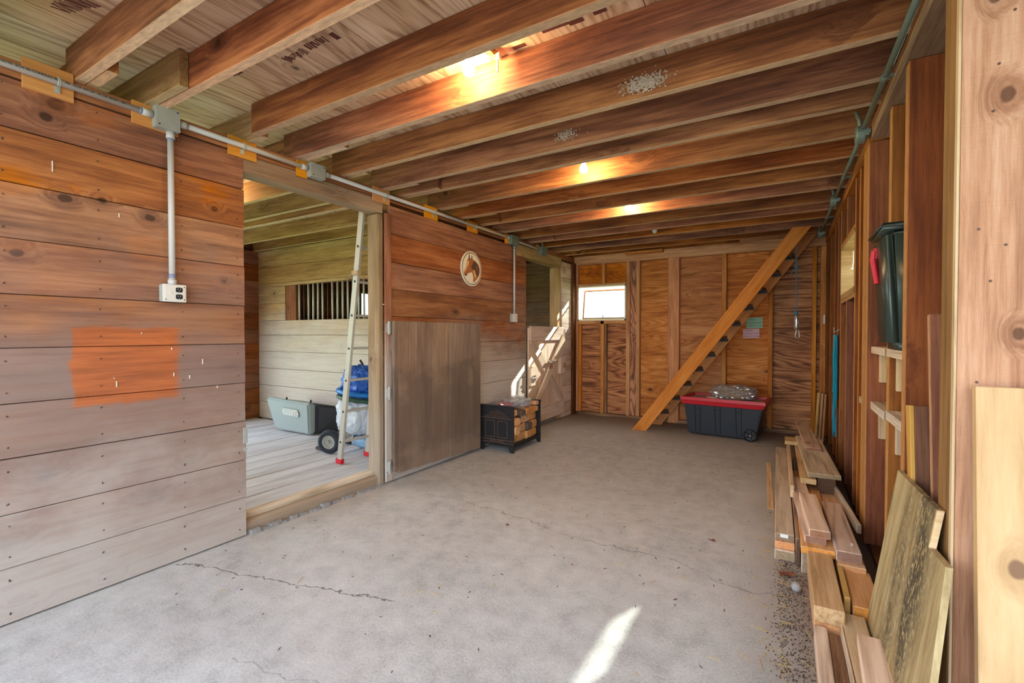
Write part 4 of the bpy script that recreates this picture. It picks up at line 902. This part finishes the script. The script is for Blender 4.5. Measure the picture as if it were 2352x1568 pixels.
# ------------------------------------------------------------------ notes on the back wall
def note(name, y, quad, mat, lab, lines):
    bm = B(); A_ = [bm.verts.new((a, y, b)) for a, b in quad]; B_ = [bm.verts.new((a, y - .001, b)) for a, b in quad]
    for i in range(4): bm.faces.new((A_[i], A_[(i + 1) % 4], B_[(i + 1) % 4], B_[i]))
    bm.faces.new(A_); bm.faces.new(B_[::-1]); o = obj(name, bm, mat); tag(o, lab, 'note')
    cx = sum(q[0] for q in quad) / 4; cz = sum(q[1] for q in quad) / 4
    for k, (t_, dx, dz) in enumerate(lines): text('handwriting', t_, .026, frame((cx + dx, y - .0015, cz + dz), (1, 0, .02), (-.02, 0, 1)), 'ink', o, ext=.0002, shear=.3)
note('paper_note', 7.086, [(-.474, 1.515), (-.27, 1.523), (-.269, 1.376), (-.463, 1.371)], 'paper_green', 'pale green handwritten note pinned above the pink one', [('Molly', -.03, .045), ('1/2 Scoop AM & PM', .01, .0), ('+ 1 Flake am + hay', -.01, -.038)])
note('paper_note', 7.086, [(-.511, 1.36), (-.31, 1.368), (-.304, 1.241), (-.504, 1.240)], 'paper_pink', 'pink handwritten note pinned below the green one', [('Feeding', -.03, .04), ('1 1/2 Scoop AM/PM', .0, .0), ('2 Flake each feeding', .0, -.036)])
for (x, z, m) in ((-.29, 1.505, 'black'), (-.32, 1.256, 'nail')):
    bm = B(); cyl(bm, (x, 7.0845, z), (x, 7.080, z), .005, seg=8); o = obj('push_pin', bm, m); tag(o, 'dark push pin at the top corner of the green note' if m == 'black' else 'small pin at the lower corner of the pink note', 'pin')

# ------------------------------------------------------------------ hanging pull line
pl = empty('pull_rope', (.10, 6.27, 2.5), 'blue knotted cord hanging in front of the stair with clear handle and carabiner', 'rope')
bm = B(); tube(bm, [(.098, 6.27, 2.50), (.095, 6.27, 2.36), (.10, 6.272, 2.1), (.099, 6.27, 1.9), (.103, 6.27, 1.7), (.101, 6.27, 1.515)], .0055, 8); obj('cord', bm, 'rope', pl)
bm = B()
for (z, r) in ((2.44, .016), (2.40, .022), (2.37, .018), (2.13, .016), (2.08, .018), (1.55, .018), (1.53, .022)): b2 = B(); bmesh.ops.create_icosphere(b2, subdivisions=2, radius=r, matrix=Matrix.Translation((.099 + random.uniform(-.006, .006), 6.268, z))); obj('knot', b2, 'rope', pl, smooth=True)
for pts in ([(.10, 6.268, 2.08), (.06, 6.26, 2.02), (.03, 6.258, 1.975)], [(.10, 6.268, 2.10), (.115, 6.26, 2.05), (.118, 6.26, 2.03)], [(.10, 6.268, 2.40), (.07, 6.26, 2.36)]): b2 = B(); tube(b2, pts, .004, 6); obj('loose_end', b2, 'rope', pl)
bm.free()
bm = B(); lathe(bm, [(.0, 0), (.012, .003), (.024, .02), (.026, .06), (.026, .14), (.022, .165), (.012, .18), (0, .182)], (.105, 6.27, 1.52), (0, 0, -1), 20, (1, .7)); obj('clear_handle', bm, 'clearbag', pl, smooth=True)
bm = B(); cyl(bm, (.105, 6.27, 1.50), (.105, 6.27, 1.36), .012, seg=12); obj('handle_core', bm, 'shaving', pl)
bm = B(); pts = [(.113 + a, 6.27, 1.30 + b) for a, b in ((0, .045), (.014, .038), (.02, 0), (.022, -.032), (.012, -.045), (-.012, -.045), (-.022, -.032), (-.016, 0), (-.01, .036), (0, .045))]; tube(bm, pts, .005, 8); obj('carabiner', bm, 'chrome', pl, smooth=True)

# ------------------------------------------------------------------ twine on the right wall
tw = empty('baling_twine', (.41, 5.4, 1.3), 'hank of turquoise baling twine hanging from a nail between the right studs', 'twine')
for i in range(26):
    y = 5.40 + random.uniform(-.05, .05); pale = i % 4 == 3; zb = random.uniform(.30, .75) if i % 3 else random.uniform(.7, .95); x = .418 + random.uniform(-.022, .004)
    pts = []; n = 7
    for k in range(n):
        t_ = k / (n - 1); pts.append((x + random.uniform(-.004, .004), 5.41 + (y - 5.41) * min(1, .3 + t_ * 1.6) + random.uniform(-.006, .006) + (.10 * t_ * t_ if pale else 0), 1.29 + (zb - 1.29) * t_))
    bm = B(); tube(bm, pts, .0055 if not pale else .004, 5); obj('strand', bm, 'twine_pale' if pale else 'twine', tw)
bm = B(); tube(bm, [(.44, 5.43, 1.34), (.40, 5.43, 1.31), (.40, 5.45, 1.36)], .004, 6); obj('nail_hook', bm, 'cream', tw)

# ------------------------------------------------------------------ green bin standing on the ledge
bn = empty('upright_bin', (.47, 2.77, 1.24), 'dark green plastic bin stood on end on a wall ledge, red clip on its side', 'bin')
def taper(bm, lo, hi, bev=.0):
    a = [bm.verts.new((x, y, lo[4])) for x, y in ((lo[0], lo[2]), (lo[1], lo[2]), (lo[1], lo[3]), (lo[0], lo[3]))]
    b = [bm.verts.new((x, y, hi[4])) for x, y in ((hi[0], hi[2]), (hi[1], hi[2]), (hi[1], hi[3]), (hi[0], hi[3]))]
    for i in range(4): bm.faces.new((a[i], a[(i + 1) % 4], b[(i + 1) % 4], b[i]))
    bm.faces.new(a[::-1]); bm.faces.new(b)
    if bev: bmesh.ops.bevel(bm, geom=bm.edges[:], offset=bev, segments=4, affect='EDGES')
bm = B(); taper(bm, (.400, .565, 2.60, 2.925, 1.229), (.372, .568, 2.575, 2.948, 1.765), .03); obj('bin_body', bm, 'bin', bn, smooth=True)
bm = B(); taper(bm, (.355, .569, 2.569, 2.95, 1.755), (.350, .569, 2.568, 2.951, 1.785), .012); obj('rim', bm, 'bin', bn, smooth=True)
bm = B(); beam_pts = [(.366, 2.84, 1.70), (.362, 2.84, 1.66), (.376, 2.82, 1.54)]; tube(bm, beam_pts, [.012, .013, .011], 10); abox(bm, (.362, 2.83, 1.66), (.38, 2.85, 1.715), bev=.004); obj('clip', bm, 'red', bn)

# ------------------------------------------------------------------ boards leaning on the right
def lean(name, a, b, wd, th, up, mat, lab): o = beam(name, a, b, wd, th, up, mat); tag(o, lab, 'board'); return o
lean('leaning_board', (.505, 2.06, 0.005), (.507, 2.245, 1.37), .115, .028, (0, 1, .1), 'rstud', 'tall narrow board leaning upright between the two nearest right studs')
lean('leaning_board', (.480, 2.25, 0.0), (.480, 2.385, 1.015), .09, .075, (0, 1, 0), 'sheath', 'short dark square post leaning beside the tall narrow board')
lean('leaning_board', (.436, 2.27, 0.0), (.4275, 2.392, 1.015), .07, .014, (1, 0, 0), 'pine', 'pale facing strip on the short leaning post')
lean('leaning_board', (.575, 1.70, 0.0), (.575, 1.785, 1.152), .235, .034, (0, 1, 0), 'pine', 'wide pale yellow pine board leaning at the right edge of the view')
for i, (x, m, h_, lab) in enumerate(((.335, 'pine', .61, 'bright pine board leaning in the far right corner, leftmost'), (.372, 'lum_tan', .60, 'tan board leaning in the far right corner, middle one'), (.405, 'stair', .59, 'orange-brown board leaning in the far right corner against the stud'))):
    lean('leaning_board', (x - .03, 6.50 + i * .03, 0), (x, 6.51 + i * .03, h_), .11, .022, (1, 0, 0), m, lab)
# mossy sheet of plywood
def PX(z): return .30 + .145 * z
pan = [(2.49, 0.0), (2.47, .247), (2.472, .732), (1.906, .752), (1.911, .63), (1.737, .642), (1.66, .30), (1.60, 0.0)]
bm = B(); prism(bm, pan, lambda u, v, t: Vector((PX(v) + t, u, v)), .017); o = obj('plywood_offcut', bm, 'moss')
R = Matrix.Rotation(math.radians(-90), 4, 'Y'); o.data.transform(R.inverted()); Mw = W[o.name] @ R; W[o.name] = Mw; o.matrix_basis = Mw
tag(o, 'mould-spotted plywood sheet with a notched corner leaning on the studs', 'plywood sheet')
edge = B(); prism(edge, [(1.9055, .7525), (1.9105, .6305), (1.9, .63), (1.897, .752)], lambda u, v, t: Vector((PX(v) - .0005 + t, u, v)), .0175)
e_ = obj('raw_edge', edge, 'lum_tan', o)
o = beam('plywood_offcut', (.352, 2.56, 0.0), (.425, 2.60, .585), .13, .014, (1, 0, 0), 'moss'); tag(o, 'narrow mossy strip leaning behind the notched plywood sheet', 'plywood strip')

# ------------------------------------------------------------------ lumber pile
G = 'offcuts in the lumber pile along the right wall'
def lum(x0, x1, y0, y1, z0, z1, mat, lab, dx=0):
    """lies along Y; x0..x1 at the near end, shifted by dx at the far end"""
    o = beam('lumber_piece', ((x0 + x1) / 2, y0, (z0 + z1) / 2), ((x0 + x1) / 2 + dx, y1, (z0 + z1) / 2), x1 - x0, z1 - z0, (0, 0, 1), mat, bev=.003)
    tag(o, lab, 'lumber', G); return o
lum(-.045, .055, 3.06, 5.2, .0, .055, 'lum_grey', 'grey board on the floor under the leftmost long plank', -.03)
lum(-.045, .055, 3.08, 5.3, .057, .097, 'lum_orange', 'orange-ended board in the middle of the left stack', -.03)
A_ = lum(-.044, .052, 3.10, 5.47, .099, .138, 'lum_grey', 'long pale plank on top of the left side of the pile', -.035)
lum(.058, .078, 3.02, 5.1, .0, .158, 'lum_brown', 'dark plank standing on edge beside the leftmost long plank', -.03)
lum(.084, .222, 2.95, 5.3, .0, .118, 'lum_grey', 'thick grey timber at the base of the middle stack', -.02)
lum(.230, .365, 2.86, 5.3, .0, .098, 'lum_brown', 'thick brown timber at the base of the right stack', -.02)
lum(.080, .232, 2.92, 4.5, .120, .160, 'lum_orange', 'wide plank with a bright orange end under the two stacked studs', -.02)
lum(.098, .196, 2.975, 4.15, .162, .203, 'lum_pink', 'lower of the two stacked pinkish studs', -.07)
lum(.118, .214, 2.955, 3.61, .205, .247, 'lum_pink', 'short upper stud with a sawn brown end', -.035)
lum(.236, .352, 2.83, 4.2, .100, .140, 'lum_orange', 'long brown board with a bright orange sawn end on the right', -.03)
lum(.232, .338, 2.865, 3.66, .142, .195, 'lum_pink', 'stud with a grey weathered end and a small paper tag', -.02)
lum(.362, .384, 3.3, 4.44, .145, .20, 'lum_grey', 'narrow grey batten lying at the far right edge of the pile', -.085)
lum(.10, .200, 3.98, 5.3, .205, .245, 'lum_tan', 'short block end under the wide grey board, left one', -.02)
lum(.208, .315, 4.02, 5.2, .142, .262, 'lum_brown', 'rounded brown timber end under the wide grey board, right one', -.02)
lum(.145, .345, 3.96, 5.35, .266, .298, 'lum_grey', 'wide grey board with clipped corners near the top of the pile', -.055)
lum(.155, .270, 4.70, 6.05, .300, .328, 'lum_pink', 'pinkish board lying topmost on the far end of the pile', -.055)
lum(.035, .06, 3.75, 5.25, .16, .245, 'lum_tan', 'tan plank standing on edge at the left of the far stack', -.02)
lum(.0, .125, 5.10, 5.32, .247, .282, 'pine', 'short pale crosspiece at the far left top of the pile')
lum(.112, .222, 2.34, 2.93, .075, .142, 'lum_tan', 'square tan beam end sitting on the reddish block', -.005)
lum(.115, .218, 2.36, 2.93, .0, .073, 'lum_orange', 'reddish block below the square tan beam end', -.005)
lum(.232, .256, 2.50, 2.85, .0, .135, 'pine', 'thin pale board on edge beside the notched orange board', .0)
lum(.262, .372, 2.475, 2.855, .055, .115, 'lum_orange', 'smooth orange board with a notched near end', -.005)
lum(.262, .345, 2.48, 2.855, .0, .053, 'lum_orange', 'orange block under the notched board', -.005)
lum(.112, .160, 1.45, 2.33, .0, .065, 'lum_pink', 'pinkish stud on edge at the near left of the pile', .0)
lum(.163, .210, 1.45, 2.33, .0, .045, 'lum_brown', 'dark narrow board lying flat at the near end', .0)
lum(.216, .224, 1.50, 2.33, .0, .09, 'lum_grey', 'thin bluish edge strip beside the knotty stud', -.01)
lum(.228, .315, 1.60, 2.45, .0, .088, 'lum_tan', 'knotty tan stud under the nearest pale-ended stud', -.015)
lum(.218, .312, 1.52, 2.22, .092, .135, 'lum_pink', 'nearest stud with a pale cut end at the bottom of the view', .03)
o = beam('lumber_piece', (-.085, 3.9, .004), (-.14, 5.3, .004), .04, .007, (0, 0, 1), 'lum_tan'); tag(o, 'thin strip lying on the concrete left of the pile', 'lumber', G)
bm = B(); abox(bm, (-.018, 3.093, .118), (.022, 3.0975, .138)); o = obj('paper_tag', bm, 'white', A_)
bm = B(); abox(bm, (.30, 2.96, .1965), (.312, 2.99, .199)); o = obj('paper_scrap', bm, 'white'); tag(o, 'tiny white paper scrap on the grey-ended stud', 'paper scrap')

# ------------------------------------------------------------------ stall contents: grass catcher, hand truck, ladder
gc = empty('grass_catcher', (-5.35, 3.75, .05), 'grey-green mower grass catcher standing upside down in the stall', 'grass catcher')
def quadprism(bm, f, b):
    A_ = [bm.verts.new(p) for p in f]; B_ = [bm.verts.new(p) for p in b]; n = len(f)
    for i in range(n): bm.faces.new((A_[i], A_[(i + 1) % n], B_[(i + 1) % n], B_[i]))
    bm.faces.new(A_[::-1]); bm.faces.new(B_)
bm = B(); quadprism(bm, [(-5.72, 3.60, .06), (-5.02, 3.60, .06), (-4.97, 3.55, .45), (-5.84, 3.55, .47)], [(-5.68, 3.66, .06), (-5.0, 3.68, .06), (-4.94, 3.64, .45), (-5.82, 3.64, .47)]); bmesh.ops.bevel(bm, geom=bm.edges[:], offset=.02, segments=3, affect='EDGES'); fc = obj('front_shell', bm, 'catcher', gc, smooth=False)
bm = B(); quadprism(bm, [(-5.64, 3.66, .055), (-5.0, 3.68, .055), (-4.94, 3.64, .44), (-5.80, 3.64, .46)], [(-5.45, 3.98, .055), (-4.88, 3.98, .055), (-4.76, 3.98, .36), (-5.66, 3.98, .38)]); bmesh.ops.bevel(bm, geom=bm.edges[:], offset=.03, segments=3, affect='EDGES'); obj('rear_body', bm, 'catcher_dark', gc)
bd = frame((-5.33, 3.555, .315), (1, .0, -.03), (0, -.13, 1)) @ Matrix.Translation((0, 0, -.008))
bm = B(); abox(bm, (-.155, -.05, 0), (.155, .05, .006), R=bd, bev=.003); bp = obj('badge_plate', bm, 'badge', fc)
text('raised_letters', 'KUBOTA', .085, bd @ Matrix.Translation((0, 0, .0065)) @ Matrix.Rotation(math.pi, 4, 'Z'), 'white', bp, ext=.002)
for x in (-5.47, -4.99): bm = B(); tube(bm, [(x, 3.6, .45), (x + .01, 3.6, .49)], .011, 8); obj('hook', bm, 'black', gc)

ht = empty('hand_truck', (-4.0, 3.3, .05), 'two-wheeled hand truck with a blue-grey tyre parked behind the ladder', 'hand truck')
ax = Vector((.42, -1, 0)).normalized()
for c in (Vector((-4.085, 3.17, .175)), Vector((-4.085, 3.17, .175)) - ax * .42):
    bm = B(); lathe(bm, [(.07, -.032), (.10, -.036), (.118, -.026), (.125, 0), (.118, .026), (.10, .036), (.07, .032)], c, ax, 36, closed=True); ty = obj('tyre', bm, 'tire', ht, smooth=True)
    bm = B(); lathe(bm, [(.0, .012), (.02, .03), (.022, .012), (.05, .008), (.062, .026), (.072, .03), (.072, -.03), (.0, -.03)], c, ax, 28); obj('rim', bm, 'galv', ty, smooth=False)
    bm = B(); cyl(bm, c + ax * .01, c + ax * .04, .012, seg=10); obj('hub', bm, 'chrome', ty)
sd = Vector((.92, .39, 0)).normalized()
def hp_(s_, z, d=0): return Vector((-4.03, 3.33, 0)) + ax * (-.02 - .32 * s_) + sd * (.12 + d) + Vector((0, 0, z))
bm = B()
for s_ in (0, 1): tube(bm, [hp_(s_, .14), hp_(s_, .9, -.06), hp_(s_, 1.0, -.12)], .013, 8)
for z in (.3, .55, .8): tube(bm, [hp_(0, z, -.03 * z), hp_(1, z, -.03 * z)], .010, 8)
obj('frame', bm, 'blackmetal', ht)
bm = B(); tube(bm, [hp_(.2, .075, .28), hp_(.2, .075, 0), hp_(.8, .075, 0), hp_(.8, .075, .28)], .012, 8); tube(bm, [hp_(.5, .09, .1), hp_(.5, .13, .36)], .014, 8); obj('toe_bar', bm, 'black', ht)
bm = B(); abox(bm, (-4.36, 3.20, .046), (-4.22, 3.27, .085), R=None, bev=.006); o = obj('wheel_chock', bm, 'darkmetal'); tag(o, 'small grey wedge on the stall floor left of the hand truck wheel', 'wedge')
o = blob('plastic_bag', (-3.93, 3.40, .44), (.23, .17, .20), 'milkybag', None, 5, .07, 1.6, 4); tag(o, 'big milky clear plastic bag hanging low on the hand truck', 'plastic bag', 'plastic bags on the hand truck')
o = blob('plastic_bag', (-3.82, 3.42, .165), (.14, .12, .06), 'bluebag', None, 4, .06, 1.6, 6); tag(o, 'small pale blue bag end poking out under the milky bag', 'plastic bag', 'plastic bags on the hand truck')
o = blob('plastic_bag', (-3.90, 3.42, .80), (.19, .15, .155), 'bluebag', None, 5, .10, 2.2, 12); tag(o, 'bright blue plastic bag heaped on top of the hand truck', 'plastic bag', 'plastic bags on the hand truck')
for z, m, r, lab in ((.675, 'blue_hose', .026, 'blue hose looped round the bags on the hand truck'), (.615, 'green_hose', .022, 'dark green hose loop just below the blue hose')):
    bm = B(); pts = [(-3.91 + .235 * math.cos(a), 3.40 + .18 * math.sin(a), z + .025 * math.cos(a + 2.6) ) for a in [2 * math.pi * k / 32 for k in range(33)]]; tube(bm, pts, r, 10)
    o = obj('hose', bm, m, smooth=True); tag(o, lab, 'hose')

ld = empty('ladder', (-3.5, 3.05, .05), 'tall aluminium ladder with red feet leaning inside the stall opening', 'ladder')
L0, L1 = Vector((-3.70, 2.985, .06)), Vector((-3.135, 2.79, 2.46)); R0_, R1_ = Vector((-3.685, 3.315, .06)), Vector((-3.155, 3.07, 2.46))
lup = (R0_ - L0).normalized()
for a, b in ((L0, L1), (R0_, R1_)):
    rl = beam('rail', a, b, .062, .026, lup, 'alu', ld, bev=.002)
    bm = B(); c = a + Vector((-.0, 0, .0)); abox(bm, (c.x - .045, c.y - .02, .046), (c.x + .045, c.y + .02, .10), bev=.008); obj('foot', bm, 'redfoot', rl)
for i in range(8):
    t_ = .085 + i * .125; a = L0.lerp(L1, t_); b = R0_.lerp(R1_, t_); beam('rung', a, b, .034, .022, (0, 0, 1), 'alu', ld)
    bm = B(); n_ = (a - b).normalized(); cyl(bm, a + n_ * .012, a + n_ * .017, .011, seg=12); obj('rivet', bm, 'darkmetal', ld)
bm = B(); c = L0.lerp(L1, .74); abox(bm, (c.x - .04, c.y - .03, c.z - .02), (c.x + .04, c.y + .02, c.z + .02), bev=.004); tube(bm, [c + Vector((-.03, -.03, .0)), c + Vector((-.045, -.045, -.03)), c + Vector((-.02, -.035, -.05))], .005, 6); obj('guide_bracket', bm, 'lum_tan', ld)

# ------------------------------------------------------------------ floor litter
random.seed(21)
bm = B()
def chip(x, y, l, w_, a, z=.0008, h_=.0015):
    R = Matrix.Translation((x, y, z)) @ Matrix.Rotation(a, 4, 'Z'); abox(bm, (-l / 2, -w_ / 2, 0), (l / 2, w_ / 2, h_), R=R)
for k in range(420):
    x = random.uniform(-2.9, 0.0); y = 1.0 + 6 * random.random() ** .8; chip(x, y, random.uniform(.004, .02), random.uniform(.002, .005), random.random() * 3.1)
o = obj('floor_debris', bm, 'crumb'); tag(o, 'scattered dark crumbs and bits on the concrete floor', 'debris', kind='stuff')
bm = B()
for k in range(260):
    if k < 170: x = random.uniform(-.16, .12) if random.random() < .5 else random.uniform(-.1, .25); y = random.uniform(2.0, 5.2); x = min(x, -.0) if random.random() < .6 else x
    else: x = random.uniform(-2.9, .1); y = random.uniform(1.2, 6.9)
    chip(x, y, random.uniform(.02, .07), .0016, random.random() * 3.1, .001, .0016)
o = obj('loose_straw', bm, 'straw'); tag(o, 'loose straw stems lying along the lumber pile and across the floor', 'straw', kind='stuff')
bm = B()
for k in range(1500):
    x = .02 + random.uniform(-.04, .09) + random.gauss(0, .02); y = random.uniform(2.0, 3.3); chip(x, y, random.uniform(.002, .007), random.uniform(.0015, .004), random.random() * 3.1, .0, random.uniform(.001, .003))
for k in range(700):
    x = random.uniform(-1.7, .3); y = 6.6 + random.random() ** .7 * .38; chip(x, y, random.uniform(.003, .010), random.uniform(.002, .006), random.random() * 3.1, .0, random.uniform(.002, .004))
o = obj('sweepings', bm, 'crumb'); tag(o, 'brown sweepings gathered beside the lumber pile and under the back wall', 'debris', kind='stuff')
def leaf(x, y, r, lab, m='leaf', z=.004):
    bm = B(); n = 9; c = bm.verts.new((x, y, z)); vs = [bm.verts.new((x + r * math.cos(a) * random.uniform(.6, 1.2), y + r * .7 * math.sin(a) * random.uniform(.6, 1.2), z + random.uniform(0, r * .5))) for a in [2 * math.pi * k / n for k in range(n)]]
    for k in range(n): bm.faces.new((c, vs[k], vs[(k + 1) % n]))
    r_ = bmesh.ops.extrude_face_region(bm, geom=bm.faces[:]); bmesh.ops.translate(bm, verts=[v for v in r_['geom'] if isinstance(v, bmesh.types.BMVert)], vec=(0, 0, .0012))
    o = obj('dry_leaf', bm, m); tag(o, lab, 'leaf')
leaf(-.385, 3.114, .022, 'small reddish dry leaf alone on the concrete left of the lumber pile'); leaf(.01, 2.87, .045, 'large curled brown leaf at the near foot of the left stack'); leaf(-1.61, 2.66, .016, 'small dark leaf in the middle of the concrete floor')
bm = B(); bmesh.ops.create_icosphere(bm, subdivisions=3, radius=1, matrix=Matrix.Translation((.055, 2.72, .024)) @ Matrix.Diagonal((.022, .026, .024, 1))); o = obj('pebble', bm, 'stone', smooth=True); tag(o, 'smooth grey pebble in the sweepings before the lumber pile', 'stone')
